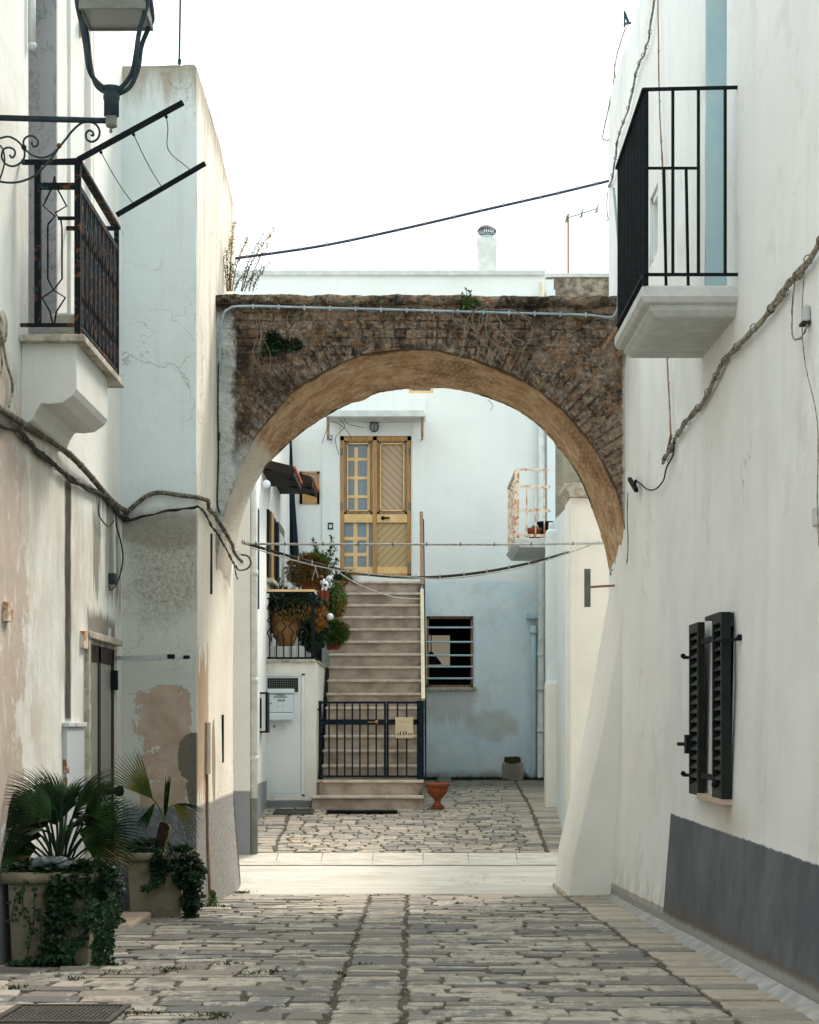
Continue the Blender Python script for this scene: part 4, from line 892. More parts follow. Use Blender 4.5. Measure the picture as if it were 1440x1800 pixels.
m.box(p.x-.145, p.x+.145, 28.36, 28.64, ET-.3, EYE+(HY-430)/s_).box(p.x-.15, p.x+.15, 28.355, 28.645, EYE+(HY-432)/s_, EYE+(HY-421)/s_)
chm = m.build('chimney', M['concw'], eh, bevel=.006); zc = EYE+(HY-421)/s_
MB().lathe([(.10, 0), (.10, .05)], (p.x, 28.5, zc), 20).build('collar', M['pvcb'], chm)
m = MB(); n = 22
for k in range(n):
    t = 2*math.pi*k/n; pts = []
    for i in range(9):
        f_2 = i/8; r_ = .135*math.sin(.35+f_2*(math.pi-.35))+.002; z_ = -.0+.085*(1-math.cos(.2+f_2*(math.pi-.2)));  a_ = t+.5*f_2
        pts.append((p.x+r_*math.cos(a_), 28.5+r_*math.sin(a_), zc+.045+z_))
    pts = [Vector(q) for q in pts]
    for q, r2 in zip(pts, pts[1:]): m.bar(q, r2, .024, .004, up=(0,0,1))
m.build('turbine_cowl', M['zinc'], chm); 
# far right: rough wall building, rusty balcony house, garden wall and pier
cb = thing('house', 'taller beige rendered building behind the right garden wall', 'house', (4, 29, 0))
m = MB(); z1 = EYE+(HY-488)/F*27.6; m.box(2.095, 9, 27.6, 33, .3, z1-.45); m.build('wall', M['conc'], cb)
MB().box(2.095, 9, 27.58, 33, z1-.45, z1).build('parapet', M['rough'], cb)['label'] = 'rough weathered grey parapet'; MB().box(2.0, 9, 27.55, 33.05, z1, z1+.055).build('coping', M['concw'], cb)
ta = thing('tv_antenna', 'thin television antenna on the roof above the right end of the arch', 'antenna', P(999, 487, 28))
m = MB(); m.tube([P(999, 490, 28), P(999, 376, 28)], .014, 6).build('mast', M['woodo'], ta); m = MB(); a, b = P(995, 384, 28), P(1051, 366, 28); m.bar(a, b, .014).bar(a+Vector((0,0,-.04)), b+Vector((0,0,-.04)), .008)
for t in (.02, .5, .98): q = a.lerp(b, t); m.bar(q+Vector((0,-.25,0)), q+Vector((0,.25,0)), .012); m.bar(q+Vector((0,0,-.06)), q+Vector((0,0,.03)), .02)
m.build('boom', M['signp'], ta)
rbh = thing('house', 'narrow pale blue house with the rusty railed balcony right of the courtyard', 'house', (2.2, 26, 0))
m = MB(); m.v += [Vector(v) for v in ((1.81, 24.4, .3), (2.6, 24.4, .3), (2.6, 27.18, .3), (1.99, 27.18, .3), (1.81, 24.4, 4.1), (2.6, 24.4, 4.1), (2.6, 27.18, 4.1), (1.99, 27.18, 4.1))]; m.f += [(3,2,1,0),(4,5,6,7),(0,1,5,4),(1,2,6,5),(2,3,7,6),(3,0,4,7)]
m.build('wall', M['garden'], rbh)
m = MB(); m.box(1.975, 2.09, 26.9, 27.19, EYE+2.4, EYE+6.2); m.build('upper_wall', M['garden'], rbh)
MB().bar((1.825, 25.0, EYE+1.35), (1.86, 25.5, EYE+1.35), .02, .5).build('door', M['wooddk'], rbh)
m = MB(); s_ = []; X0 = 1.375
m.prism([(X0+.06, EYE+2.28), (1.86, EYE+2.28), (1.86, EYE+2.40), (X0, EYE+2.40), (X0-.01, EYE+2.36)], 24.45, 26.5); bb = m.build('balcony', M['concw'], rbh, bevel=.01)
m = MB(); zt_, zb_ = EYE+3.30, EYE+2.44; XG = 1.40; y0, y1 = 24.5, 26.45
m.bar((XG, y0, zb_-.04), (XG, y0, zt_), .06); m.bar((XG, y0, zt_), (1.84, y0, zt_), .03, .025); m.bar((XG, y0, zt_), (XG, y1, zt_), .045, .025)
for f2 in (.74, .38, .0): m.bar((XG, y0, lerp(zb_, zt_, f2)), (1.84, y0, lerp(zb_, zt_, f2)), .02, .035)
for x in (1.53, 1.645, 1.76): m.bar((x, y0, zb_-.03), (x, y0, zt_-.2*(x < 1.7)-.05), .016)
m.bar((XG, y0, zb_), (XG, y1, zb_), .03)
for k in range(13): y = lerp(y0, y1, (k+.5)/13); m.bar((XG, y, zb_), (XG, y, zt_-.05-.1*(k % 2)), .018)
m.bar((XG, y1, zb_), (XG, y1, zt_), .03); m.build('railing', M['rust'], bb)
fp = thing('flower_pot', 'small terracotta pot on the rusty balcony', 'flower pot', P(940, 942, 24.9), 'pots on the rusty balcony'); p = P(940, 946, 24.9)
MB().lathe([(.075, 0), (.10, .09), (.12, .095), (.12, .13), (.10, .13), (.09, .1)], p, 18).build('pot', M['terra'], fp, smooth=True)
for k in range(1): 
    m = MB()
    for i in range(20): m.leaf(p+Vector((random.uniform(-.03,.03), 0, .12)), Vector((random.uniform(-1,1), random.uniform(-1,1), random.uniform(.4,1.5))), Vector((0,0,1)), .06, .02)
    m.build('plant', M['leafg'], fp)
fp = thing('flower_pot', 'dark green tub on the rusty balcony against the wall', 'flower pot', P(961, 944, 24.9), 'pots on the rusty balcony'); p = P(961, 944, 24.9)
MB().lathe([(.09, 0), (.12, .17), (.13, .17), (.13, .20), (.11, .2), (.1, .15)], p, 18).build('pot', M['gate'], fp, smooth=True)
gw = thing('garden_wall', 'pale blue garden wall ending in a cream pier with moulded cap', 'wall', (1.9, 20, 0))
m = MB(); n = 24
pA, pB = (1.67, 19.5), (1.845, 24.4)
for i in range(n+1):
    t = i/n; x, y = lerp(pA[0], pB[0], t), lerp(pA[1], pB[1], t); zt_ = lerp(EYE+2.28, EYE+2.58, t)+.015*nz((x, y, 0), 3)
    for k in range(14): z = lerp(-.3, zt_, k/13); m.v.append(Vector((x-.03*max(0, .9-z), y, z)))
    m.v.append(Vector((x+.3, y, zt_+.02)))
for i in range(n):
    for k in range(14): a = i*15+k; m.f.append((a, a+1, a+16, a+15))
m.build('wall', M['garden'], gw)
MB().box(2.0, 4, 23.0, 23.3, 0, EYE+2.65).build('rear_wall', M['garden'], gw)
m = MB(); m.box(1.665, 2.35, 19.45, 20.1, -.3, EYE+2.33); pr_ = m.build('pier', M['pier'], gw, bevel=.012)
MB().prism([(1.66, EYE+2.33), (2.36, EYE+2.33), (2.39, EYE+2.38), (2.41, EYE+2.40), (2.41, EYE+2.46), (1.60, EYE+2.47), (1.60, EYE+2.42), (1.625, EYE+2.39)], 19.38, 20.15).build('cap', M['cap'], pr_, bevel=.008)
MB().box(2.2, 8, 19.6, 20.0, -.3, EYE+2.0).build('side_wall', M['pier'], gw)
m = MB(); a = P(960, 1420, 22.7); b = P(975, 1192, 22.7); m.box(a.x, b.x+.05, 22.7, 23.0, a.z-.1, b.z-.04); m.build('pilaster', M['pier'], gw, bevel=.03); a = P(961, 1420, 22.95); b = P(973, 930, 22.95); MB().box(a.x, b.x+.1, 22.96, 23.2, a.z-.1, b.z).build('pilaster', M['garden'], gw, bevel=.03)

# ------------------------------------------------------------------ staircase, cupboard block, terrace
stc = thing('staircase', 'long flight of pinkish stone steps rising to the honey wood door', 'stairs', (-.5, 22.45, .449))
R_, T_ = .1802, .26; D1 = 22.45; z1 = EYE-.88
for k in range(17):
    y = D1+k*T_; z = z1+k*R_; xl = -1.18 if k == 0 else (-1.15 if k == 1 else -1.075); xr = .172
    zl = .42 if k == 0 else z-R_+.0
    s_ = MB().box(xl+.012, xr-.01, y+.032, y+T_+.06 if k < 16 else YE, zl, z-.032).build('step', M['stair'], stc)
    MB().box(xl, xr, y, (y+T_+.05) if k < 16 else YE, z-.032, z).build('tread', M['tread'], s_, bevel=.007)
MB().box(-1.06, .15, D1+.7, YE, .4, .8).prism([(-1.07, 0.3), (-1.06, .3), (-1.06, .8), (-1.07, .8)], D1+.1, YE).build('base', M['stair'], stc)
wg = MB(); n0 = 0
for x in (.12, .150): wg.v += [Vector(p) for p in ((x, D1+.1, .4), (x, YE, .4), (x, YE, z1+16*R_-.04), (x, D1+16*T_, z1+16*R_-.04), (x, D1+.1, z1-.04))]
wg.f += [(0,1,2,3,4), (9,8,7,6,5)]; wg.build('side_wall', M['end'], stc)
hr = thing('handrail', 'cream and brown handrail rising along the right side of the steps', 'handrail', (.17, 22.9, z1+.2)); zz = lambda y: z1+(y-D1)/T_*R_
XH = .168
MB().bar((XH, 22.9, zz(22.9)+.85), (XH, 25.05, zz(25.05)+.85), .045, .03).build('cream_rail', M['mailb'], hr)
MB().bar((XH, 25.1, zz(25.1)+.88), (XH, 26.7, zz(26.7)+.92), .05, .035).build('brown_rail', M['woodo'], hr)
m = MB()
for y in [22.9+i*.26 for i in range(15)]: m.bar((XH+.03, y, zz(y)-.15), (XH+.03, y, zz(y)+.84), .016)
m.bar((XH+.03, 22.8, zz(22.8)+.82), (XH+.03, 26.7, zz(26.7)+.82), .02); m.build('balusters', M['gate'], hr)
# gate on the second step
YG = 22.88; gt = thing('gate', 'blue black iron gate of vertical bars closing the foot of the steps', 'gate', P(650, 1368, YG))
def gb(m, x0, y0, x1, y1, t=.03): m.pbox(x0, y0, x1, y1, YG, t)
m = MB(); gb(m, 560, 1232, 565.5, 1370); gb(m, 565.5, 1233, 675, 1237); gb(m, 565.5, 1264.5, 675, 1274); gb(m, 565.5, 1363, 675, 1367); gb(m, 675, 1233, 679, 1367.5); gb(m, 679.5, 1233, 683.5, 1367.5); gb(m, 683.5, 1233, 736, 1237); gb(m, 683.5, 1264.5, 736, 1274); gb(m, 683.5, 1363, 736, 1367)
fr_ = m.build('frame', M['gate'], gt)
MB().pbox(733, 1232, 745.5, 1370, YG, .05).build('post', M['gate'], gt); MB().pbox(548, 1246, 560, 1249, YG, .02).build('hinge', M['gate'], gt)
for x in (578.5, 592.5, 606, 619.5, 632.8, 647, 661.5, 699, 715): MB().pbox(x-1.4, 1237, x+1.4, 1363, YG+.006, .018).build('bar', M['gate'], gt)
p = P(662, 1269, YG-.02); MB().lathe([(.018, -.01), (.024, 0), (.024, .02)], p, 12, 'y').bar(p+Vector((0,-.02,0)), p+Vector((-.10, -.03, -.005)), .012).build('handle', M['brass'], gt)
mb_ = thing('letterbox', 'cream metal letterbox hanging on the iron gate', 'letterbox', P(711, 1298, YG-.06))
MB().pbox(695, 1261, 726.5, 1298, YG-.08, .075).build('body', M['mailb'], mb_, bevel=.01); MB().pbox(696, 1262, 725.5, 1268, YG-.086, .005).build('flap', M['mailb'], mb_)
for x in (700, 704, 709.5, 714, 719, 723): MB().pbox(x-1, 1286 if 702 < x < 717 else 1289, x+1, 1292, YG-.082, .003).build('slot', M['wooddk'], mb_)
# cupboard block with the white door
YQ = 22.7; cq = thing('storage_block', 'stained white masonry store with white metal door under the railed terrace', 'store', P(505, 1420, YQ))
qx = lambda px: (px-CX)/F*YQ
qz = lambda py: EYE+(HY-py)/F*YQ
TZ = qz(1165); m = MB(); hx0, hx1, hz0, hz1 = qx(458), qx(536), qz(1400), qz(1184)
wallgrid(m, lambda u, z: Vector((u, YQ, z)), qx(452)-.1, qx(556.5), .3, TZ, [(hx0, hx1, hz0, hz1)], .12, .12, .05, (0,1,0), .004)
wallgrid(m, lambda u, z: Vector((qx(556.5), u, z)), YQ, YE, .3, TZ, (), .3, .2, dirn=(1,0,0), amp=.003)
m.build('wall', M['cupb'], cq); MB().box(qx(452)-.1, qx(549)+.035, YQ-.035, YQ+.3, TZ, TZ+.04).box(qx(452)-.1, qx(556.5)+.02, YQ+.3, YE, TZ, TZ+.035).build('terrace_slab', M['cap'], cq, bevel=.01)
m = MB(); m.box(hx0, hx1, YQ+.03, YQ+.05, hz0, hz1)
for q in ((458, 1184, 463.5, 1400), (530, 1184, 536, 1400), (458, 1184, 536, 1188), (458, 1396, 536, 1400)): m.pbox(q[0], q[1], q[2], q[3], YQ+.005, .04)
dq = m.build('door', M['doorw'], cq, bevel=.003); MB().pbox(464.5, 1189.5, 529, 1395, YQ+.018, .02).build('leaf', M['doorw'], dq, bevel=.003)
gv = MB().pbox(470.5, 1192, 524, 1216, YQ+.014, .006).build('vent_grille', M['black'], dq); m = MB()
for i in range(15): x = lerp(470.5, 524, i/14); m.pbox(x-.3, 1192, x+.3, 1216, YQ+.006, .007)
for i in range(7): y = lerp(1192, 1216, i/6); m.pbox(470.5, y-.3, 524, y+.3, YQ+.005, .007)
m.build('mesh_wires', M['signp'], gv)
MB().lathe([(.012, -.012), (.012, .01)], P(482.5, 1277, YQ+.02), 10, 'y').build('keyhole', M['black'], dq)
ml = thing('letterbox', 'pale blue enamel letterbox with lettering on the white store door', 'letterbox', P(494, 1268, YQ-.05))
m = MB(); a, b = P(471, 1262, YQ), P(515.5, 1219, YQ); m.box(a.x, b.x, YQ-.10, YQ+.015, a.z, b.z+.001).build('body', M['mail'], ml, bevel=.008)
m = MB(); a, b = P(470.5, 1219, YQ), P(518, 1211, YQ); m.prism([(a.x, a.z), (b.x, a.z), (b.x, b.z), (a.x, b.z)], YQ-.12, YQ+.015).build('lid', M['mail'], ml, bevel=.006)
m = MB(); a, b = P(470, 1267, YQ), P(516.5, 1253, YQ); m.box(a.x, b.x, YQ-.115, YQ-.02, a.z, b.z).build('tray', M['mail'], ml, bevel=.02)
m = MB(); m.pbox(472.5, 1219.5, 514, 1220.3, YQ-.104, .004).pbox(472.5, 1252, 514, 1252.7, YQ-.104, .004).build('door_seam', M['lamp'], ml)
m = MB()
random.seed(3)
for row, x0, x1, h in ((1222, 485, 501, 1.6), (1225.3, 481, 504, 1.9)):
    x = x0
    while x < x1: w2 = random.uniform(.6, 1.3); m.pbox(x, row-h/2+random.uniform(-.2, .2), x+w2, row+h/2, YQ-.104, .004); x += w2+.5
m.build('lettering', M['gate'], ml); m = MB()
for x in (487.5, 490, 492, 494.5, 497, 499): m.pbox(x, 1229.3, x+1.6, 1233, YQ-.104, .004)
m.build('lettering', M['signp'], ml); MB().pbox(475.5, 1235.5, 477.5, 1237.5, YQ-.106, .006).pbox(488, 1241, 489, 1243, YQ-.104, .004).pbox(497, 1241, 498, 1243, YQ-.104, .004).build('lock', M['lamp'], ml)
MB().bar(P(493, 1268, YQ-.03), P(500, 1282, YQ-.03), .014).build('door_lever', M['plastic'], cq)
# terrace railing
tr = thing('terrace_railing', 'black wrought iron railing with wavy bars on the little terrace', 'railing', P(505, 1158, YQ+.05)); YT = YQ+.04
m = MB()
tb = lambda x0, y0, x1, y1, t=.02: m.pbox(x0, y0, x1, y1, YT, t)
tb(456, 1038, 458.5, 1158); tb(547, 1038, 552, 1158, .04); tb(456, 1040, 552, 1043); tb(456, 1051, 552, 1053.5); tb(456, 1155, 552, 1158); tb(466, 1043, 468, 1158)
for y in (1043, 1155): a = P(551, y, YT); m.bar(a, a+Vector((0, 2.1, 0)), .02)
for k in range(9): a = P(551, 1157, YT); m.bar(a+Vector((0, .2+k*.23, 0)), a+Vector((0, .2+k*.23, .78)), .014)
m.build('frame', M['ironblk'], tr); MB().pbox(455, 1036, 553, 1040, YT-.01, .05).build('wooden_cap', M['woodp'], tr)
for i, x in enumerate((474, 486, 499, 512, 525, 537)):
    pts = [(x, 1157), (x, 1128)]; n = 6
    for k in range(n+1): pts.append((x+(4.2 if k % 2 else -4.2)*(1 if i % 2 else -1)*(0 if k in (0, n) else 1), 1122-k*10.5))
    pts.append((x, 1052)); MB().tube([P(a, b, YT+.01) for a, b in pts], .008, 6).build('wavy_bar', M['ironblk'], tr)

# ------------------------------------------------------------------ pots and plants on the terrace
TT = TZ+.04
def blob(mm, cen, rad, n, L, W, up=.3, hollow=.3):
    for _ in range(n):
        while True:
            v = Vector((random.uniform(-1, 1), random.uniform(-1, 1), random.uniform(-1, 1)))
            if hollow < v.length < 1: break
        p = Vector(cen)+Vector((v.x*rad[0], v.y*rad[1], v.z*rad[2])); s_ = random.uniform(.7, 1.25)
        d = (v+Vector((random.uniform(-.7, .7), random.uniform(-.7, .7), random.uniform(-.5, .6)+up)))
        mm.leaf(p, d, Vector((random.uniform(-.5, .5), random.uniform(-.9, .1), 1)), L*s_, W*s_)
am = thing('amphora', 'large ochre earthenware jar behind the terrace railing', 'jar', P(503, 1140, 23.3))
p = P(503, 1137, 23.3); MB().lathe([(.08, 0), (.11, .05), (.17, .20), (.195, .32), (.18, .43), (.13, .52), (.11, .56), (.13, .59), (.135, .61), (.10, .61), (.09, .55)], p, 28).build('body', M['terra2'], am, smooth=True)
for s_ in (-1, 1): MB().tube([p+Vector(q) for q in ((s_*.13, 0, .55), (s_*.20, 0, .53), (s_*.22, 0, .46), (s_*.19, 0, .42))], .018, 8, 4).build('handle', M['terra2'], am, smooth=True)
wc = thing('low_block_wall', 'row of pale stone blocks standing behind the terrace railing bars', 'blocks', P(505, 1156, 22.95)); m = MB(); xs = [470, 482, 496, 509, 522, 534.5]
for a, b in zip(xs, xs[1:]): m.pbox(a+.3, 1136, b-.3, 1158, 22.93, .1)
m.build('blocks', M['concw'], wc, bevel=.004)
for i, (x0, y0, x1, y1) in enumerate(((453, 985, 461, 1158), (459, 1000, 463, 1150))):
    k = MB().tube([P(x0, y0, YT+.02), P((x0+x1)/2+1, (y0+y1)/2, YT+.03), P(x1, y1, YT+.04)], lambda t: .006+.012*t, 8).build('bamboo_cane', M['woodo']); tag(k, ['tall bamboo cane leaning in the left corner of the terrace', 'shorter bamboo cane beside the tall one on the terrace'][i], 'cane', 'canes on the terrace')
def potted(name, label, pot, plant, group='potted plants on the terrace and steps'):
    pass
def pot_round(cen, r, h, mat, par): return MB().lathe([(r*.7, 0), (r*.95, h*.8), (r*1.08, h*.8), (r*1.08, h), (r*.95, h), (r*.88, h*.75), (.01, h*.74)], cen, 20).build('pot', mat, par, smooth=True)
GP = 'potted plants on the terrace and steps'
def mk(name, label, loc, parts):
    t = thing(name, label, 'potted plant', loc, GP)
    for nm, mm, mat in parts:
        if mm.f: mm.build(nm, mat, t)
    return t
# big orange green bush on the terrace at the back left
c0 = P(540, 1003, 25.2)
t = thing('potted_shrub', 'broad orange and green bushy shrub at the foot of the black drainpipe', 'potted plant', P(540, 1040, 25.2), GP); m = MB(); blob(m, c0, (.28, .25, .22), 3600, .06, .014, -.2, .1); m.build('foliage', M['leafo'], t); m = MB(); blob(m, c0+Vector((.12, .1, .05)), (.2, .2, .18), 1300, .06, .018); m.build('green_foliage', M['leafg'], t)
pp = P(546, 1036, 25.2); MB().prism([(pp.x-.11, pp.z), (pp.x+.08, pp.z), (pp.x+.10, pp.z+.12), (pp.x-.13, pp.z+.12)], 25.1, 25.4).build('pot', M['terra'], t, bevel=.006)
# slender leafy shrub
t = thing('potted_shrub', 'slender open leafy shrub left of the honey wood door', 'potted plant', P(570, 1030, 25.9), GP); br = MB(); lf = MB(); b0_ = P(570, 1020, 25.9)
for tx, ty in ((549, 950), (556, 957), (568, 972), (582, 945), (590, 965), (577, 985), (560, 1000), (592, 985), (553, 968), (584, 960)):
    e = P(tx, ty, 25.9+random.uniform(-.15, .15)); mid = b0_.lerp(e, .5)+Vector((random.uniform(-.05, .05), 0, .04)); pts = cat([b0_, mid, e], 6); br.tube(pts, .006, 5)
    for q in pts[5:]:
        for _ in range(4): lf.leaf(q, Vector((random.uniform(-1,1), random.uniform(-1,1), random.uniform(-.2,1))), Vector((0,0,1)), .065, .03)
br.build('branches', M['dry'], t); lf.build('foliage', M['ivy'], t); pot_round(P(570, 1040, 25.9), .13, .2, M['terra'], t)
# agave like plant in wide pot
t = thing('potted_succulent', 'spiky plant in a wide terracotta bowl at the top of the steps', 'potted plant', P(592, 1040, 25.0), GP); lf = MB(); pc = P(592, 1040, 25.0)
MB().lathe([(.09, 0), (.13, .10), (.155, .11), (.155, .135), (.13, .135), (.01, .12)], pc, 20).build('pot', M['terra'], t, smooth=True)
for k in range(26):
    a_ = random.uniform(0, 6.28); d = Vector((math.cos(a_), math.sin(a_)*.6, random.uniform(.1, 1.2))); L0 = random.uniform(.14, .34); lf.leaf(pc+Vector((0,0,.13)), d, Vector((0,0,1)), L0, .035, .3, .25)
lf.build('foliage', M['ivy'], t); lf = MB(); h = pc+Vector((.03, -.05, .13))
for k in range(14):
    a_ = lerp(.0, .9, k/13); d = Vector((math.cos(a_), -.2, math.sin(a_)*.8)); lf.leaf(h, d, Vector((0,0,1)), .30, .02, .2, .35)
lf.build('frond', M['leafy'], t)
# hanging box with trailing plant
t = thing('hanging_planter', 'terracotta box planter hooked on the terrace railing corner', 'planter', P(568, 1065, 23.4), GP); a, b = P(557, 1066, 23.4), P(579, 1038, 23.4)
m = MB(); m.v += [Vector(q) for q in ((a.x+.015, 23.4, a.z), (b.x-.015, 23.4, a.z), (b.x-.015, 23.9, a.z), (a.x+.015, 23.9, a.z), (a.x, 23.38, b.z), (b.x, 23.38, b.z), (b.x, 23.92, b.z), (a.x, 23.92, b.z))]
m.f += [(3,2,1,0),(4,5,6,7),(0,1,5,4),(1,2,6,5),(2,3,7,6),(3,0,4,7)]; m.build('pot', M['terra'], t, bevel=.006); m = MB(); m.bar(P(571, 1067, 23.37), P(571, 1037, 23.37), .006).bar(P(563, 1067, 23.37), P(563, 1037, 23.37), .006); m.build('hook', M['ironblk'], t)
m = MB(); blob(m, P(590, 1052, 23.6), (.13, .2, .22), 1900, .05, .018, -.6); m.build('foliage', M['leafg'], t); m = MB(); blob(m, P(596, 1060, 23.6), (.09, .2, .20), 450, .045, .012, -.6); m.build('orange_foliage', M['leafor'], t)
# climbing mass behind the railing
t = thing('trailing_plant', 'dense trailing plant with orange flowers spilling round the earthenware jar', 'plant', P(515, 1130, 23.5), GP)
m = MB(); blob(m, P(512, 1058, 23.2), (.34, .25, .11), 2600, .06, .03, -.2); blob(m, P(550, 1095, 23.4), (.19, .22, .34), 2600, .06, .026, -.3); blob(m, P(476, 1080, 23.4), (.09, .15, .30), 400, .06, .028, -.2); m.build('foliage', M['ivy'], t)
m = MB(); blob(m, P(520, 1072, 23.1), (.24, .12, .12), 420, .05, .04, -.1); m.build('bright_foliage', M['leafg'], t); m = MB(); blob(m, P(518, 1073, 23.0), (.26, .12, .12), 260, .05, .012, -.9); blob(m, P(562, 1085, 23.2), (.10, .15, .16), 420, .055, .012, -.9); m.build('flowers', M['leafor'], t)
t = thing('potted_fern', 'bushy green plant in a terracotta pot standing on a lower step', 'potted plant', P(586, 1141, 24.25), GP); pot_round(P(586, 1142, 24.25), .115, .17, M['terra'], t); m = MB(); blob(m, P(587, 1113, 24.2), (.17, .17, .14), 2200, .07, .014, -.1); m.build('foliage', M['leafg'], t); m = MB(); blob(m, P(600, 1104, 24.2), (.08, .1, .08), 160, .06, .012, -.4); m.build('flowers', M['leafor'], t)
t = thing('potted_plant', 'dark purple strap leaved plant rising behind the wooden railing cap', 'potted plant', P(500, 1060, 23.6), GP); m = MB(); b_0 = P(500, 1052, 23.6)
for k in range(26): m.leaf(b_0+Vector((random.uniform(-.16,.16), random.uniform(-.1,.1), random.uniform(0,.08))), Vector((random.uniform(-.8,.8), random.uniform(-.4,.4), 1)), Vector((0,-1,0)), random.uniform(.08,.17), .022)
m.build('foliage', M['purple'], t); pot_round(P(500, 1075, 23.6), .1, .12, M['terra'], t); m = MB(); blob(m, P(489, 1027, 23.5), (.05, .05, .07), 60, .05, .02); m.build('green_sprig', M['leafg'], t)
for i, (x, y, D, r_, lb) in enumerate(((579, 1018, 24.3, .047, 'white glass globe on a stalk above the terracotta box'), (582, 1030, 24.0, .040, 'smaller white globe beside the spotted dog figurine'), (580, 1084, 23.2, .044, 'white globe on a dark stalk low among the orange flowers'))):
    t = thing('garden_globe', lb, 'ornament', P(x, y, D), 'white globes among the plants'); MB().ball(P(x, y, D), r_, 14).build('globe', M['globe'], t, smooth=True); MB().tube([P(x, y+5, D), P(x, y+22, D)], .007, 6).build('stalk', M['ironblk'], t)
fg = thing('dog_figurine', 'small white and brown dog figurine on the terracotta box planter', 'figurine', P(570, 1037, 23.45)); q = P(572, 1029, 23.45)
m = MB(); m.ball(q, .046, 12, (.95, .9, 1.2)); m.ball(q+Vector((-.03, -.01, .045)), .036, 10, (1, .9, 1.2)); m.ball(q+Vector((-.035, -.03, -.055)), .014, 8, (1, 1, 2)); m.ball(q+Vector((.01, -.04, -.055)), .014, 8, (1, 1, 2)); m.tube([q+Vector((.04, 0, -.03)), q+Vector((.07, 0, -.01)), q+Vector((.075, 0, .03))], .009, 6, 4); m.build('body', M['globe'], fg, smooth=True)
m = MB(); m.ball(q+Vector((-.055, -.02, .092)), .034, 10, (1.15, 1, .95)).ball(q+Vector((-.088, -.03, .08)), .017, 8, (1.3, 1, .8)).ball(q+Vector((-.035, -.035, .08)), .015, 8, (.7, .8, 1.9)).ball(q+Vector((.0, -.036, .0)), .018, 8, (1.2, .5, 1)); m.build('brown_head', simple('brown_glaze', '#5d2f1c', '#47251a', .4, scale=10, bump=0), fg, smooth=True)

# ------------------------------------------------------------------ small things in the courtyard
ur = thing('urn', 'terracotta footed bowl at the right of the lowest step', 'urn', P(769, 1423, 22.55)); p = P(769, 1423, 22.55); p.z = gz(22.55)+.012
MB().box(p.x-.085, p.x+.085, p.y-.085, p.y+.085, p.z, p.z+.02).lathe([(.075, .02), (.06, .04), (.035, .08), (.035, .10), (.06, .13), (.115, .19), (.13, .24), (.13, .265), (.15, .27), (.155, .30), (.14, .31), (.125, .29), (.115, .22), (.02, .2)], p, 28).build('bowl', M['terra'], ur, smooth=True); MB().lathe([(.12, 0), (.01, .01)], p+Vector((0,0,.26)), 20).build('soil', M['soil'], ur)
bl = thing('concrete_block', 'grey brown patterned block standing against the blue wall', 'block', P(902, 1372, 26.9)); D = 26.9; a, b = P(884, 1374, D), P(920, 1341, D); a.z = gz(D)+.01
MB().box(a.x, b.x, D, D+.18, a.z, b.z).build('block', M['block'], bl, bevel=.006); m = MB()
for i in range(5):
    for j in range(7): x, z = lerp(a.x+.06, b.x-.06, i/4), lerp(a.z+.03, b.z-.03, j/6); m.bar((x-.015, D-.003, z), (x+.015, D-.003, z+.015), .008)
m.build('pattern', M['signp'], bl)
mo = MB(); q = P(901, 1337, 26.95); mo.ball(q, .11, 12, (1.15, .8, .5)); [mo.leaf(q+Vector((random.uniform(-.1,.1), random.uniform(-.07,.07), .02)), Vector((random.uniform(-1,1), random.uniform(-1,.3), random.uniform(.1,1))), Vector((0,0,1)), .05, .02) for _ in range(160)]
tag(mo.build('moss_cushion', M['moss'], smooth=True), 'cushion of moss on top of the patterned block', 'moss')
mat_ = MB(); y0, y1 = 22.05, 22.38; x0, x1 = P(575, 1430, 22.2).x, P(699, 1430, 22.2).x
for k in range(34): x = lerp(x0, x1, k/34); mat_.box(x, x+(x1-x0)/34-.008, y0, y1, gz(22.2)+.016, gz(22.2)+.035)
mat_.box(x0, x1, y0+.01, y1-.01, gz(22.2)+.012, gz(22.2)+.028); tag(mat_.build('doormat', M['black']), 'black ribbed doormat lying in front of the lowest step', 'doormat')
def grate(name, label, x0, x1, y0, y1, z, nx, ny, par=None):
    t = thing(name, label, 'drain cover', ((x0+x1)/2, (y0+y1)/2, z)); m = MB(); f = .03; sl = (gz(y1)-gz(y0))/(y1-y0)
    m.box(x0, x1, y0, y0+f, z-.01, z+.012).box(x0, x1, y1-f, y1, z-.01, z+.012).box(x0, x0+f, y0+f, y1-f, z-.01, z+.012).box(x1-f, x1, y0+f, y1-f, z-.01, z+.012)
    for v in m.v: v.z += sl*(v.y-(y0+y1)/2)
    m.build('frame', M['grate'], t); m = MB()
    for i in range(1, nx): x = lerp(x0+f, x1-f, i/nx); m.box(x-.006, x+.006, y0+f, y1-f, z-.01, z+.007)
    for i in range(1, ny): y = lerp(y0+f, y1-f, i/ny); m.box(x0+f, x1-f, y-.006, y+.006, z-.01, z+.0075)
    for v in m.v: v.z += sl*(v.y-(y0+y1)/2)
    m.build('bars', M['grate'], t); m = MB().box(x0+f, x1-f, y0+f, y1-f, z-.012, z-.008)
    for v in m.v: v.z += sl*(v.y-(y0+y1)/2)
    m.build('pit', M['dark'], t)
D = 8.2; grate('drain_grate', 'worn iron drain grate in the paving at the lower left corner', P(8, 0, D).x, P(215, 0, D).x, 7.85, 8.47, gz(8.16)+.014, 22, 9)
grate('drain_grate', 'small iron drain grate in front of the white store door', P(482, 0, 22.2).x, P(552, 0, 22.2).x, 22.0, 22.35, gz(22.17)+.02, 18, 4)
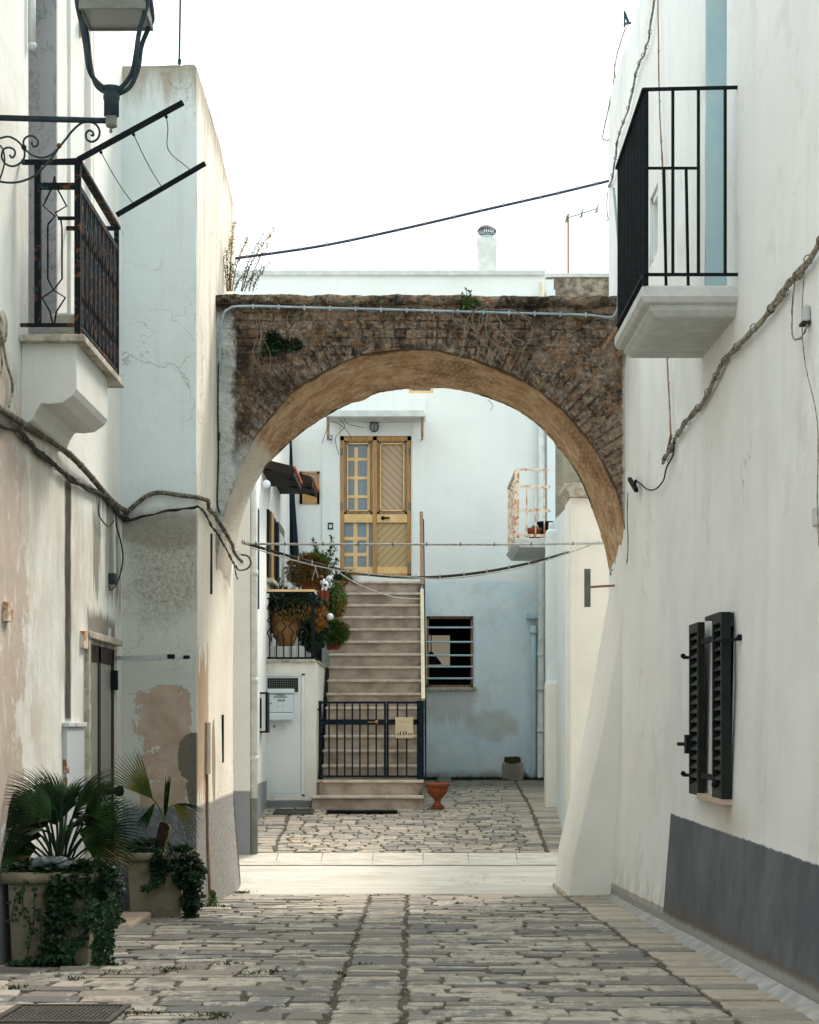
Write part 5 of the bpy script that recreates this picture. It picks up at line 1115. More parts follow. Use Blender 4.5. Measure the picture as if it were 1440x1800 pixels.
q = MB(); q.v += [Vector(v) for v in ((-2.27, 13.15, .02), (-1.95, 13.15, .02), (-1.93, 14.05, .02), (-2.27, 14.05, .02), (-2.27, 13.15, .085), (-1.95, 13.15, .085), (-1.93, 14.05, .085), (-2.27, 14.05, .085))]; q.f += [(3,2,1,0),(4,5,6,7),(0,1,5,4),(1,2,6,5),(2,3,7,6),(3,0,4,7)]
q.build('doorstep', M['stepm'], lh, bevel=.02)

# ------------------------------------------------------------------ planters and palms in front
def planter(name, label, x0, x1, y0, y1, zt_, grp='cast stone planters along the left wall'):
    t = thing(name, label, 'planter', ((x0+x1)/2, (y0+y1)/2, gz(y0)), grp); zb_ = gz(y0)+.005
    m = MB(); i = .02; m.v += [Vector(v) for v in ((x0+i, y0+i, zb_), (x1-i, y0+i, zb_), (x1-i, y1-i, zb_), (x0+i, y1-i, zb_), (x0, y0, zt_-.06), (x1, y0, zt_-.06), (x1, y1, zt_-.06), (x0, y1, zt_-.06))]; m.f += [(3,2,1,0),(0,1,5,4),(1,2,6,5),(2,3,7,6),(3,0,4,7),(4,5,6,7)]
    m.build('body', M['pot'], t, bevel=.01); m = MB(); e = .02
    for a, b in (((x0-e, y0-e), (x1+e, y0-e)), ((x1+e, y0-e), (x1+e, y1+e)), ((x1+e, y1+e), (x0-e, y1+e)), ((x0-e, y1+e), (x0-e, y0-e))): m.tube([(a[0], a[1], zt_-.03), (b[0], b[1], zt_-.03)], .034, 12)
    m.build('rim', M['pot'], t, smooth=True); MB().box(x0+.02, x1-.02, y0+.02, y1-.02, zt_-.07, zt_-.03).build('soil', M['soil'], t); return t
planter('planter', 'stained stone planter nearest the viewer overgrown with ivy', -2.235, -1.77, 10.43, 10.93, .665); planter('planter', 'smaller stone planter further back against the corner house', -2.13, -1.71, 14.15, 14.6, .515)
def frond(m, base, hub, tip_dir, nrm, R0, n=24, spread=1.9, droop=.15, wd=.018):
    d = tip_dir.normalized(); nn = (nrm-d*nrm.dot(d)).normalized(); a = d.cross(nn)
    for k in range(n):
        t = (k/(n-1)-.5)*spread; dd = (d*math.cos(t)+a*math.sin(t)).normalized(); L = R0*(.78+.22*math.cos(t))*random.uniform(.92, 1.05)
        p0 = hub; u = nn; n_ = len(m.v); s_ = a*math.cos(t)-d*math.sin(t); pts = []
        for f_3 in (0, .35, .7, 1.0):
            q = p0+dd*L*f_3+u*(.03*L*math.sin(f_3*3)-droop*L*f_3*f_3)+Vector((0, 0, -droop*L*.8*f_3*f_3)); w_ = wd*(.45+1.5*f_3 if f_3 < .5 else 1.9*(1.02-f_3)+.05)*1.1
            pts += [q-s_*w_*.5+u*w_*.25, q-u*w_*.1, q+s_*w_*.5+u*w_*.25]
        m.v += pts
        for j in range(3):
            for c_ in range(2): b = n_+j*3+c_; m.f.append((b, b+1, b+4, b+3))
pa = thing('fan_palm', 'large dark green fan palm growing from the nearest planter', 'palm', (-2.0, 10.68, .63)); base = P(105, 1545, 10.68); lf = MB(); stm = MB(); random.seed(11)
FR = []
for hx, hy, dx, dz, r_ in ((98,1424,-.72,1.0,.38),(106,1420,-.30,1.0,.28),(118,1420,.18,1.0,.26),(132,1424,.62,.95,.36),(66,1444,-1,.62,.33),(58,1466,-1,.25,.30),(148,1446,.95,.62,.33),(158,1462,1,.36,.34),(84,1452,-.7,.5,.28),(128,1454,.6,.45,.28),(44,1490,-1,-.05,.26),(92,1466,-.5,.25,.25),(144,1474,.95,.12,.28),(110,1438,.0,.8,.26),(72,1428,-.9,.8,.30),(150,1430,.8,.9,.30),(30,1476,-1,.1,.24),(116,1462,.25,.3,.24),(165,1484,1,.0,.22),(64,1490,-.8,-.1,.22),(88,1440,-.45,.7,.26),(126,1440,.4,.75,.26),(100,1450,-.2,.55,.22),(138,1462,.7,.3,.24),(74,1470,-.8,.3,.24)):
    FR.append(((hx, hy), (dx, random.uniform(-.55, .35), dz), r_))
for (hx, hy), d, r_ in FR:
    hub = P(hx, hy, 10.68+d[1]*.3); stm.tube([base+Vector((random.uniform(-.05,.05), random.uniform(-.04,.04), 0)), base.lerp(hub, .55)+Vector((0, 0, .03)), hub], .007, 6, 3)
    frond(lf, base, hub, Vector(d), Vector((random.choice((-1, 1))*random.uniform(.3, 1.1), random.uniform(-.9, -.3), random.uniform(.2, 1.1))), r_, 22, random.uniform(1.3, 1.8), .20, .012)
lf.build('fronds', M['leafd'], pa); stm.build('stems', M['ivy'], pa); lf = MB()
for hx, hy, d in ((165, 1482, (1, -.1, -.08)), (172, 1500, (1, -.2, -.15)), (50, 1505, (-1, 0, -.35))): hub = P(hx, hy, 10.6); frond(lf, base, hub, Vector(d), Vector((.3, -1, .3)), .2, 7, .9, .25, .007); lf.tube([base, hub], .004, 5)
lf.build('dead_fronds', M['dry'], pa); MB().lathe([(.07, 0), (.08, .06), (.05, .14), (.02, .18)], base+Vector((0,0,-.04)), 10).build('trunk', M['bark'], pa)
pb = thing('fan_palm', 'small yellowing fan palm in the further planter', 'palm', P(285, 1490, 14.3)); D = 14.3; t0 = P(284, 1490, D)
MB().tube([t0, P(286, 1468, D), P(290, 1446, D)], lambda t: .05-.012*t, 10, 4).build('trunk', M['bark'], pb); crown = P(289, 1446, D); stm = MB(); lf = MB()
hub = P(268, 1404, D); stm.tube([crown, P(280, 1420, D), hub], .006, 6, 3); frond(lf, crown, hub, Vector((-.65, -.1, .75)), Vector((.3, -1, .4)), .42, 15, .95, .02, .012)
hub = P(305, 1415, D); stm.tube([crown, P(294, 1424, D), hub], .006, 6, 3); frond(lf, crown, hub, Vector((.7, 0, -.25)), Vector((0, -1, .4)), .24, 10, 1.2, .6, .011)
lf.build('fronds', M['leafy'], pb); stm.build('stems', M['leafy'], pb); lf = MB(); frond(lf, crown, P(290, 1440, D), Vector((.08, 0, 1)), Vector((0,-1,0)), .32, 5, .12, 0, .02); frond(lf, crown, P(272, 1412, D), Vector((-.45, 0, -.8)), Vector((0,-1,0)), .24, 6, .4, 0, .016); frond(lf, crown, P(310, 1413, D), Vector((.9, 0, -.1)), Vector((0,-.3,1)), .22, 6, .5, .1, .014); lf.build('green_fronds', M['leafd'], pb)
lf = MB(); frond(lf, crown, P(293, 1475, D-.1), Vector((-.05, -.1, -1)), Vector((0,-1,0)), .42, 14, .28, 0, .012); lf.tube([crown, P(300, 1455, D-.05), P(294, 1478, D-.1)], .007, 6, 4); lf.build('dead_frond', M['dry'], pb)
def ivy(name, label, blobs, trails, loc, grp, L=.038, extra=None):
    t = thing(name, label, 'ivy', loc, grp); m = MB(); sm = MB()
    for cen, rad, n in blobs: blob(m, cen, rad, n, L, L*.85, -.2, .1)
    for pts, dens in trails:
        q = cat([Vector(p) for p in pts], 10); sm.tube(q, .003, 5)
        for p in q:
            for _ in range(dens): m.leaf(p+Vector((random.gauss(0,.012), random.gauss(0,.01)-.005, random.gauss(0,.01))), Vector((random.uniform(-1,1), random.uniform(-1,.1), random.uniform(-1,.4))), Vector((0,-1,.3)), L*random.uniform(.6,1), L*.7)
    m.build('leaves', M['ivy'], t); sm.build('stems', M['bark'], t); return t
random.seed(5)
DN = 10.36
blobs = [(P(75, 1527, 10.6), (.24, .2, .04), 600), (P(112, 1532, 10.5), (.17, .12, .05), 500), (P(152, 1545, 10.47), (.13, .14, .09), 800), (P(103, 1575, DN), (.07, .04, .09), 330), (P(188, 1552, 10.5), (.08, .14, .09), 450), (P(182, 1585, 10.45), (.06, .10, .08), 260), (P(95, 1625, DN+.02), (.045, .03, .10), 240), (P(118, 1610, DN), (.035, .03, .07), 120), (P(90, 1672, DN+.02), (.04, .03, .06), 140), (P(80, 1696, DN), (.2, .05, .012), 300)]
tr_ = []
for x0, y0, x1, y1 in ((100, 1560, 92, 1690), (112, 1570, 108, 1690), (85, 1570, 80, 1690), (160, 1580, 150, 1630), (200, 1570, 206, 1620), (185, 1590, 182, 1660), (180, 1600, 178, 1690), (190, 1610, 195, 1670), (165, 1620, 170, 1694), (150, 1600, 140, 1660), (60, 1560, 45, 1690), (45, 1550, 20, 1620), (70, 1600, 75, 1690), (168, 1660, 195, 1695), (130, 1650, 120, 1690), (110, 1680, 20, 1695), (40, 1570, 60, 1640)):
    tr_.append(([P(x0, y0, DN), P((x0+x1)/2+random.uniform(-8, 8), (y0+y1)/2, DN-.01), P(x1, y1, DN+.01)], 4 if x0 > 100 else 1))
ivy('ivy', 'dark ivy spilling over the front of the nearest planter', blobs, tr_, (-1.98, 10.5, .6), 'ivy over the planters')
D = 14.1
ivy('ivy', 'glossy ivy hanging from the right side of the further planter', [(P(315, 1510, 14.2), (.13, .16, .09), 700), (P(332, 1535, D), (.11, .12, .12), 700), (P(342, 1570, D), (.06, .09, .12), 320), (P(262, 1490, 14.3), (.18, .12, .05), 500), (P(278, 1525, D-.02), (.05, .05, .12), 300), (P(335, 1600, D), (.05, .05, .08), 200)],
    [([P(278, 1530, D-.04), P(268, 1556, D-.05), P(255, 1562, D-.05)], 5), ([P(345, 1520, D), P(354, 1535, D), P(358, 1530, D)], 4), ([P(330, 1560, D), P(322, 1580, D-.02), P(326, 1592, D)], 4)], (-1.8, 14.2, .5), 'ivy over the planters', .04)
bg_ = MB(); q = P(100, 1518, 10.45)
for i in range(5): bg_.ball(q+Vector((random.uniform(-.09, .09), 0, random.uniform(-.01, .02))), random.uniform(.025, .05), 8, (1.5, 1, .6))
for v in bg_.v: v += Vector((.015*nz(v, 30), .015*nz(v+Vector((9,0,0)), 30), .015*nz(v, 25)))
tag(bg_.build('plastic_bag', M['bag']), 'crumpled clear plastic bag lying on the nearest planter under the palm', 'bag')

# weeds, vines and grass tufts
def stalks(name, label, base_pts, mat_head, loc):
    t = thing(name, label, 'weeds', loc); sm = MB(); hd = MB(); seed = MB()
    for (x0, y0), (x1, y1), head in base_pts:
        D = 16.8+random.uniform(-.2, .3); a, b = P(x0, y0, D), P(x1, y1, D); mid = a.lerp(b, .5)+Vector((-(b.x-a.x)*.18, 0, 0)); pts = cat([a, mid, b], 14); sm.tube(pts, lambda t: .006-.004*t, 5)
        for i, q in enumerate(pts[5:]):
            for _ in range(7 if head and i > 12 else 4):
                (hd if head and i > 12 else seed).leaf(q+Vector((random.gauss(0,.012),0,random.gauss(0,.012))), Vector((random.uniform(-1,1), random.uniform(-1,1), random.uniform(.0,1))), Vector((0,0,1)), .032 if head and i > 12 else .022, .012)
    sm.build('stems', M['dry'], t); seed.build('seeds', M['bark'], t); hd.build('flower_heads', mat_head, t)
stalks('weeds', 'dry yellow tipped weeds growing on the left end of the arch', [((401,512),(398,440),0),((403,512),(412,392),1),((408,512),(434,420),1),((406,512),(406,420),1),((424,512),(465,408),0),((426,512),(481,405),1),((430,512),(462,470),0),((412,512),(440,470),0),((444,512),(472,465),0),((399,512),(392,452),0),((404,510),(416,455),0),((438,512),(470,432),0)], M['yellow'], P(420, 512, 16.8))
t = thing('climbing_weed', 'small green weed sprouting from the arch coping with bare hanging vines', 'weeds', P(822, 530, YA)); m = MB(); blob(m, P(822, 532, YA-.03), (.08, .04, .05), 160, .04, .02); 
for x, y in ((812, 518), (820, 510), (826, 515)): m.tube([P(822, 538, YA-.03), P(x, y, YA-.03)], .003, 5); [m.leaf(P(x, y, YA-.03), Vector((random.uniform(-1,1), random.uniform(-1,1), random.uniform(-.2,1))), Vector((0,0,1)), .035, .02) for _ in range(6)]
m.build('leaves', M['leafg'], t); m = MB(); YV = YA-.07
for pts in (((858,535),(830,548),(818,572),(816,600),(812,622),(801,630)), ((800,545),(796,560),(812,575),(826,585),(850,600),(852,625),(872,640)), ((835,545),(830,560),(838,590),(858,610),(885,640)), ((865,540),(880,565),(900,590),(925,605),(912,618)), ((916,552),(930,565),(936,585),(926,605),(918,620)), ((845,545),(842,570),(838,600),(842,620),(828,632)), ((800,545),(815,560),(822,580),(815,590)), ((870,545),(900,545),(935,560)), ((850,560),(870,575),(895,600),(905,612)), ((818,560),(835,580),(845,575),(850,555)), ((862,545),(855,560),(858,590),(880,610),(920,618))):
    m.tube([P(x, y, YV+random.uniform(-.03, .02)) for x, y in pts], .0038, 5, 6)
m.build('bare_vines', M['dryg'], t)
t = thing('climbing_weed', 'dark ivy tuft clinging to the upper left of the arch', 'ivy', P(482, 600, YA)); m = MB(); blob(m, P(480, 602, YA-.02), (.07, .03, .10), 350, .035, .03, -.4); blob(m, P(510, 605, YA-.02), (.12, .02, .05), 250, .03, .025, -.4); m.build('leaves', M['ivy'], t); m = MB()
for i in range(4): x = 448+i*6; m.tube([P(x+random.uniform(-4,4), 560+random.uniform(-8,14), YA-.04), P(x+random.uniform(-9,5), 590, YA-.05), P(x+random.uniform(-5,9), 618, YA-.05), P(x+random.uniform(-4,10), 640+random.uniform(-15,20), YA-.04)], .0028, 5, 5)
m.build('bare_vines', M['dryg'], t)
tw = MB()
for pts in (((585,740),(600,748),(612,760),(618,772)), ((596,735),(606,750),(590,770),(596,800)), ((605,735),(612,745),(640,752)), ((580,745),(572,762),(566,780))): tw.tube([P(x, y, YB-.1) for x, y in pts], .0028, 5, 5)
tw.tube([P(858, 703, YB), P(866, 712, YB), P(862, 722, YB)], .0025, 5, 4)
tag(tw.build('dry_twigs', M['bark']), 'thin dry twigs dangling from the rear edge of the arch', 'twigs')
gr = MB(); random.seed(9)
spots = [(662, 1577, 12, .05), (425, 1572, 30, .05), (370, 1595, 50, .07), (395, 1598, 30, .05), (200, 1715, 20, .06), (305, 1709, 30, .07), (450, 1716, 25, .05), (600, 1718, 16, .05), (255, 1787, 30, .07), (360, 1793, 35, .08), (35, 1742, 20, .05), (130, 1725, 8, .04), (945, 1607, 8, .05), (810, 1592, 6, .04), (640, 1700, 12, .04), (405, 1700, 18, .05), (470, 1712, 14, .06), (540, 1586, 8, .05), (90, 1714, 10, .04)]
def gy(py): return 3359.4/(py-HY-108.24)
for px, py, n, s_ in spots:
    y = gy(py); x = (px-CX)/F*y
    for _ in range(n*4): q = Vector((x+random.gauss(0, s_*.8), y+random.gauss(0, s_*.8), 0)); q.z = gz(q.y)+.004; gr.leaf(q, Vector((random.uniform(-1,1), random.uniform(-1,1), random.uniform(.2,1.2))), Vector((0,0,1)), random.uniform(.015, .04), .010)
for _ in range(900):
    y = random.uniform(8, 17); x = random.choice([-.41+.012*(y-8), -.02, random.uniform(-2.1, 1.7), random.uniform(-2.1, 1.7)])+random.gauss(0, .02); 
    if nz((x, y, 4), 1.2) < .12: continue
    gr.leaf(Vector((x, y, gz(y)+.002)), Vector((random.uniform(-1,1), random.uniform(-1,1), random.uniform(.2,.9))), Vector((0,0,1)), random.uniform(.01, .025), .008)
gr.build('grass_tufts', M['moss'], kind='stuff')
mw = MB()
for _ in range(2600):
    x = random.uniform(.2, 1.95); y = 27.12-abs(random.gauss(0, .12)); 
    if nz((x, 0, 0), 3) > -.25: mw.leaf(Vector((x, y, gz(y)+.01)), Vector((random.uniform(-1,1), random.uniform(-1,.2), random.uniform(.2,1.2))), Vector((0,0,1)), random.uniform(.02, .06), .015)
mw.build('wall_foot_moss', M['moss'], kind='stuff')
gb2 = MB(); blob(gb2, P(372, 1585, 15.4), (.03, .1, .08), 200, .03, .02, .3, 0); tag(gb2.build('weed', M['leafg']), 'small green weed at the foot of the corner house', 'weed')

# ------------------------------------------------------------------ cables
def bundle(name, label, catg, lines, mat, wraps=True, wm=None, seed=1):
    random.seed(seed); p0 = Vector(lines[0][0][0]); t = thing(name, label, catg, p0); w = MB()
    for pts, r_, strands in lines:
        q = cat([Vector(p) for p in pts], 10); m = MB()
        for s_ in range(strands):
            ph = random.uniform(0, 6.28); rr = r_*(1 if strands == 1 else .6); off = [v+Vector((0, math.cos(i*.25+ph)*r_*.55, math.sin(i*.25+ph)*r_*.6))*(strands > 1)+Vector((nz((i*.2, s_, seed), 1), nz((i*.2, s_, 5), 1), nz((i*.2, s_, 9), 1)))*r_*.5 if strands > 1 else v for i, v in enumerate(q)]
            if strands > 1: off = [q[i]+Vector((.3*math.cos(i*.3+ph), math.cos(i*.25+ph), math.sin(i*.22+ph)))*r_*.55+Vector((nz((i*.2, s_, seed), 1), nz((i*.2, s_, 5), 1), nz((i*.2, s_, 9), 1)))*r_*.7 for i in range(len(q))]
            m.tube(off, rr, 8)
        m.build('cable', mat, t, smooth=True)
        if wraps:
            for i in range(2, len(q)-2, 7):
                d = (q[i+1]-q[i-1]).normalized(); a = d.cross(Vector((0,0,1))).normalized(); b = a.cross(d); R2 = r_*(1.12 if strands > 1 else 1.08)
                ring = [q[i]+(a*math.cos(u)+b*math.sin(u))*R2+d*.004*u for u in [k*.7 for k in range(10)]]; MB().tube(ring, .0028, 4).build('tie', wm or mat, t)
    return t
L = lambda px, py, o=.03: onX(px, py, XL+o)
Cc = lambda px, py, o=.03: onX(px, py, XC+o)
A = lambda px, py, o=.04: P(px, py, YC-o)
bundle('cable_bundle', 'thick dusty cable running down the left house and round the corner', 'cable',
       [([L(-60, 668), L(0, 718), L(60, 757), L(100, 782), L(130, 806, .05), L(160, 838, .04), L(185, 868), L(205, 888), A(221, 898), A(222, 903)], .021, 1),
        ([A(222, 902), A(240, 885), A(262, 870), A(283, 866), A(320, 871), A(345, 874), Cc(366, 880, .05)], .018, 1), ([Cc(366, 880, .05), Cc(368, 893, .05), Cc(378, 905), Cc(392, 930, .07), Cc(403, 950, .11), Cc(415, 972, .11), Cc(424, 990, .11)], .024, 2)], M['cable'], True, M['wirew'], 2)
bundle('cable_bundle', 'lower tangled twisted cables on the left house below the balcony', 'cable',
       [([L(-60, 720), L(0, 745), L(25, 752), L(40, 765), L(62, 788), L(92, 816), L(120, 838), L(150, 855), L(180, 872), L(200, 892), A(216, 912), A(226, 914)], .019, 4), ([A(226, 914), A(262, 906), A(300, 897), A(335, 893), Cc(350, 892), Cc(362, 905), Cc(372, 925), Cc(382, 938, .06), Cc(395, 960, .11), Cc(408, 985, .11), Cc(412, 992, .11)], .010, 2),
        ([Cc(412, 992, .11), Cc(415, 1010, .11), Cc(418, 1018, .11)], .006, 2)], M['cabled'], True, M['cable'], 3)
bundle('cable', 'thin dark wire looping down to the small grey box on the left house', 'cable', [([L(204, 905), L(205, 925, .04), L(213, 955, .03), L(216, 985), L(208, 1020), L(196, 1037, .03), L(191, 1030, .03)], .006, 1), ([L(175, 878), L(174, 905, .03), L(190, 925, .04), L(200, 915)], .005, 1)], M['cabled'], False)
jb = thing('junction_box', 'small grey junction box on the left house under the looped wire', 'junction box', onX(192, 1018, XL)); D = F*XL/(192-CX); MB().box(XL, XL+.05, D-.05, D+.05, EYE+(HY-1027)/F*D, EYE+(HY-1008)/F*D).build('box', M['lamp'], jb, bevel=.006)
bundle('cable', 'cable loop hanging from the end of the bundle by the arch foot', 'cable', [([Cc(424, 975, .10), P(436, 978, 17.6), P(441, 990, 17.6), P(434, 1000, 17.6), Cc(420, 1002, .11), Cc(415, 995, .11)], .009, 1)], M['cable'], False)
bundle('cable', 'thin cables rising up the wall joint beside the left edge of the arch', 'cable', [([Cc(384, 640), Cc(383, 720), Cc(384, 800), Cc(382, 880), Cc(388, 905), Cc(398, 930)], .008, 1), ([Cc(386, 760), Cc(388, 850), Cc(394, 900), Cc(400, 925)], .005, 1)], M['cabled'], False)
Rr = lambda px, py, o=.03: onX(px, py, XR-o)
bundle('cable_bundle', 'thick limewashed cable bundle slanting across the right house', 'cable', [([Rr(1500, 340), Rr(1440, 428), Rr(1412, 470), Rr(1380, 512), Rr(1345, 555), Rr(1300, 605), Rr(1270, 640), Rr(1250, 680), Rr(1225, 720), Rr(1200, 752), Rr(1184, 775), Rr(1176, 795), Rr(1166, 812)], .019, 4)], M['cablew'], True, M['cable'], 4)
bundle('cable', 'rust streaked vertical cable on the right house passing behind the balcony', 'cable', [([Rr(1156, -30), Rr(1158, 100), Rr(1161, 220), Rr(1165, 300), Rr(1168, 420), Rr(1172, 560), Rr(1174, 640), Rr(1176, 700), Rr(1180, 765)], .008, 2), ([Rr(1180, 765), Rr(1172, 800), Rr(1165, 815)], .01, 1)], M['woodo'], True, M['wirew'], 5)
bundle('cable', 'thick pale cable bending down the upper edge of the right house', 'cable', [([Rr(1152, -20), Rr(1142, 60), Rr(1134, 90), Rr(1124, 110), Rr(1116, 140), Rr(1106, 185), Rr(1094, 220), Rr(1086, 245), Rr(1082, 280), Rr(1074, 320), P(1070, 330, 17.6)], .013, 2)], M['cablew'], True, M['cable'], 6)
bundle('cable', 'thin wire hanging free at the corner of the right house against the sky', 'cable', [([P(1100, 48, 17.3), P(1084, 100, 17.4), P(1078, 150, 17.5), P(1070, 190, 17.6), P(1060, 238, 17.65), P(1064, 246, 17.65), P(1072, 245, 17.7)], .006, 1), ([P(1068, 338, 17.6), P(1067, 365, 17.6), P(1069, 385, 17.6), P(1067, 388, 17.6)], .005, 1), ([P(1080, 112, 17.3), P(1083, 150, 17.3)], .005, 1)], M['dryg'], False)
bk2 = thing('wall_bracket', 'small dark insulator bracket on the upper edge of the right house', 'bracket', P(1101, 38, 16.0)); MB().bar(P(1098, 47, 16.4), P(1098, 20, 16.4), .012, .03).bar(P(1098, 22, 16.4), P(1105, 40, 16.4), .02).bar(P(1098, 42, 16.4), P(1108, 40, 16.2), .02).build('bracket', M['lamp'], bk2)
bundle('cable', 'curved wire with black clip where the right house meets the arch', 'cable', [([Rr(1186, 772), Rr(1183, 800), Rr(1172, 822), Rr(1166, 845), Rr(1152, 860), Rr(1138, 860), Rr(1126, 850), Rr(1118, 845)], .006, 1), ([Rr(1104, 865), Rr(1103, 900), Rr(1104, 960), Rr(1102, 990)], .006, 2), ([P(1103, 985, YA), P(1090, 995, 16.9), P(1076, 1003, 17.5), P(1074, 1010, 17.5)], .009, 1)], M['cabled'], False)
ck = thing('cable_clip', 'black clip fixed on the right house wall beside the arch', 'clip', Rr(1115, 852)); MB().bar(Rr(1107, 842, .05), Rr(1119, 862, .05), .03).bar(Rr(1118, 845, .05), Rr(1114, 858, .03), .02).build('clip', M['black'], ck)
bundle('cable', 'drooping wire loop and insulator by the right edge of the right house', 'cable', [([Rr(1398, 490), Rr(1394, 530), Rr(1392, 575), Rr(1396, 595), Rr(1406, 596), Rr(1414, 585), Rr(1419, 572)], .006, 2), ([Rr(1414, 480), Rr(1410, 560), Rr(1416, 640), Rr(1437, 742), Rr(1437, 880), Rr(1440, 960)], .003, 1)], M['cablew'], False)
ib = thing('insulator_box', 'small white insulator block on the right house below the cable bundle', 'insulator', Rr(1423, 555)); D = 8.82; MB().box(XR-.03, XR, D-.02, D+.04, EYE+(HY-566)/F*D, EYE+(HY-536)/F*D).build('block', M['concw'], ib, bevel=.01); MB().box(XR-.04, XR, D-.03, D+.05, EYE+(HY-571)/F*D, EYE+(HY-566)/F*D).build('base', M['cabled'], ib)
ib = thing('junction_box', 'small rounded white box at the right edge of the right house', 'junction box', Rr(1437, 905)); D = 8.62; MB().box(XR-.02, XR, D-.03, D+.06, EYE+(HY-925)/F*D, EYE+(HY-890)/F*D).build('box', M['concw'], ib, bevel=.012)
# wires over the street
def span(label, pts, r_, mat, clips, cm, k=12):
    t = thing('overhead_wire', label, 'wire', pts[0]); q = cat(pts, k); MB().tube(q, r_, 8).build('wire', mat, t, smooth=True); m = MB()
    if clips:
        for i in range(2, len(q)-1, clips): MB().tube([q[i]-Vector((.006,0,0)), q[i]+Vector((.006,0,0))], r_*1.35, 8).bar(q[i], q[i]+Vector((0,0,r_*2.2)), .008).build('clip', cm, t)
    return t
span('taut dark cable crossing the sky above the arch', [P(414, 454, 17.3), P(560, 433, 17.3), P(700, 404, 17.3), P(860, 367, 17.3), P(970, 342, 17.3), P(1070, 318, 17.4)], .013, simple('blue_grey_cable', '#3f4458', '#4d5166', .6, scale=9, bump=0), 3, M['wirew'], 10)
span('straight pale cable strung level below the arch', [P(425, 953, 18.2), P(450, 956, 18.2), P(600, 957, 18.4), P(750, 957, 18.7), P(900, 957, 19), P(1060, 955, 19.4)], .011, M['wirew'], 4, M['cable'], 10)
span('sagging black cable with white ties below the arch', [P(428, 954, 18.2), P(500, 975, 18.2), P(560, 992, 18.3), P(640, 1009, 18.4), P(740, 1015, 18.6), P(840, 1007, 18.8), P(930, 990, 19), P(1000, 971, 19.3)], .014, M['cabled'], 5, M['wirew'], 12)
span('thin white cord lying along the sagging cable', [P(440, 962, 18.1), P(520, 986, 18.1), P(600, 1003, 18.25), P(700, 1013, 18.4), P(800, 1016, 18.6), P(930, 994, 18.9), P(1055, 952, 19.4)], .006, M['wirew'], 0, None)
span('thin pale line running from the cable to the handrail', [P(588, 1001, 18.3), P(630, 1027, 19.5), P(690, 1049, 21.5), P(740, 1053, 24)], .006, M['wirew'], 0, None)
cp_2 = thing('cord_loop', 'short white cord hanging from the sagging cable above the plants', 'cord', P(555, 995, 18.2)); m = MB(); m.tube([P(556, 994, 18.2), P(549, 1020, 18.2)], .004, 5).tube([P(554, 994, 18.2), P(559, 1014, 18.2)], .005, 5).build('cord', M['wirew'], cp_2)
sg = thing('hanging_bracket', 'narrow grey plate on a rusty rod beside the foot of the arch', 'bracket', P(1083, 1028, 17.2)); MB().pbox(1027.5, 1000, 1038.5, 1067, 17.2, .02).build('plate', M['signp'], sg); MB().bar(P(1038, 1032, 17.22), P(1086, 1029, 17.22), .02).build('rod', M['woodo'], sg)
# white drying rack on the corner
rk = thing('drying_rack', 'white rust spotted folding clothes rack above the further planter', 'drying rack', P(207, 1158, 14.5)); m = MB(); m.bar(onX(205, 1157, XL), P(305, 1154, 14.3), .03).bar(P(215, 1162, 14.75), P(333, 1156, 14.5), .022).build('arms', M['rustw'], rk); MB().pbox(294, 1150, 306, 1158, 14.27, .06).build('end_cap', M['ironblk'], rk); MB().pbox(322, 1152, 333, 1158, 14.47, .05).build('end_cap', M['ironblk'], rk)
MB().tube([P(304, 1160, 14.3), P(310, 1170, 14.3), P(320, 1172, 14.35), P(327, 1160, 14.4)], .003, 5, 5).build('string', M['wirew'], rk)
mc = thing('meter_cupboard', 'rusty white metal meter cupboard on the left house behind the palm', 'cupboard', L(125, 1330)); y0, y1 = F*XL/(110-CX), F*XL/(141-CX)
MB().box(XL, XL+.03, y0, y1, .55, EYE-.03).build('door', mat_rusty('peeling_white_metal', '#c3c8cc', '#7b4a2c', .60, .64, 6), mc, bevel=.004); MB().box(XL, XL+.045, y0-.02, y1+.02, EYE-.03, EYE+.0).build('hood', M['rustw'], mc, bevel=.004)
rb2 = MB().box(XL, XL+.03, F*XL/(5-CX), F*XL/(14-CX), EYE+(HY-1092)/F*10.5, EYE+(HY-1058)/F*10.5).build('rusty_bracket', M['rust']); tag(rb2, 'short rusty bracket at the left edge of the left house', 'bracket', 'rusty brackets on the left house'); D = F*XL/(144-CX)
rb3 = MB().box(XL, XL+.03, D-.08, D+.08, EYE+(HY-1140)/F*D, EYE+(HY-1110)/F*D).build('rusty_bracket', M['rust']); tag(rb3, 'short rusty bracket just left of the brown door', 'bracket', 'rusty brackets on the left house')
D = F*XL/(191-CX); pl2 = MB().box(XL, XL+.01, D-.06, D+.06, EYE+(HY-1132)/F*D, EYE+(HY-1104)/F*D).build('wall_plaque', M['concw']); tag(pl2, 'small worn plaque above the brown door', 'plaque')
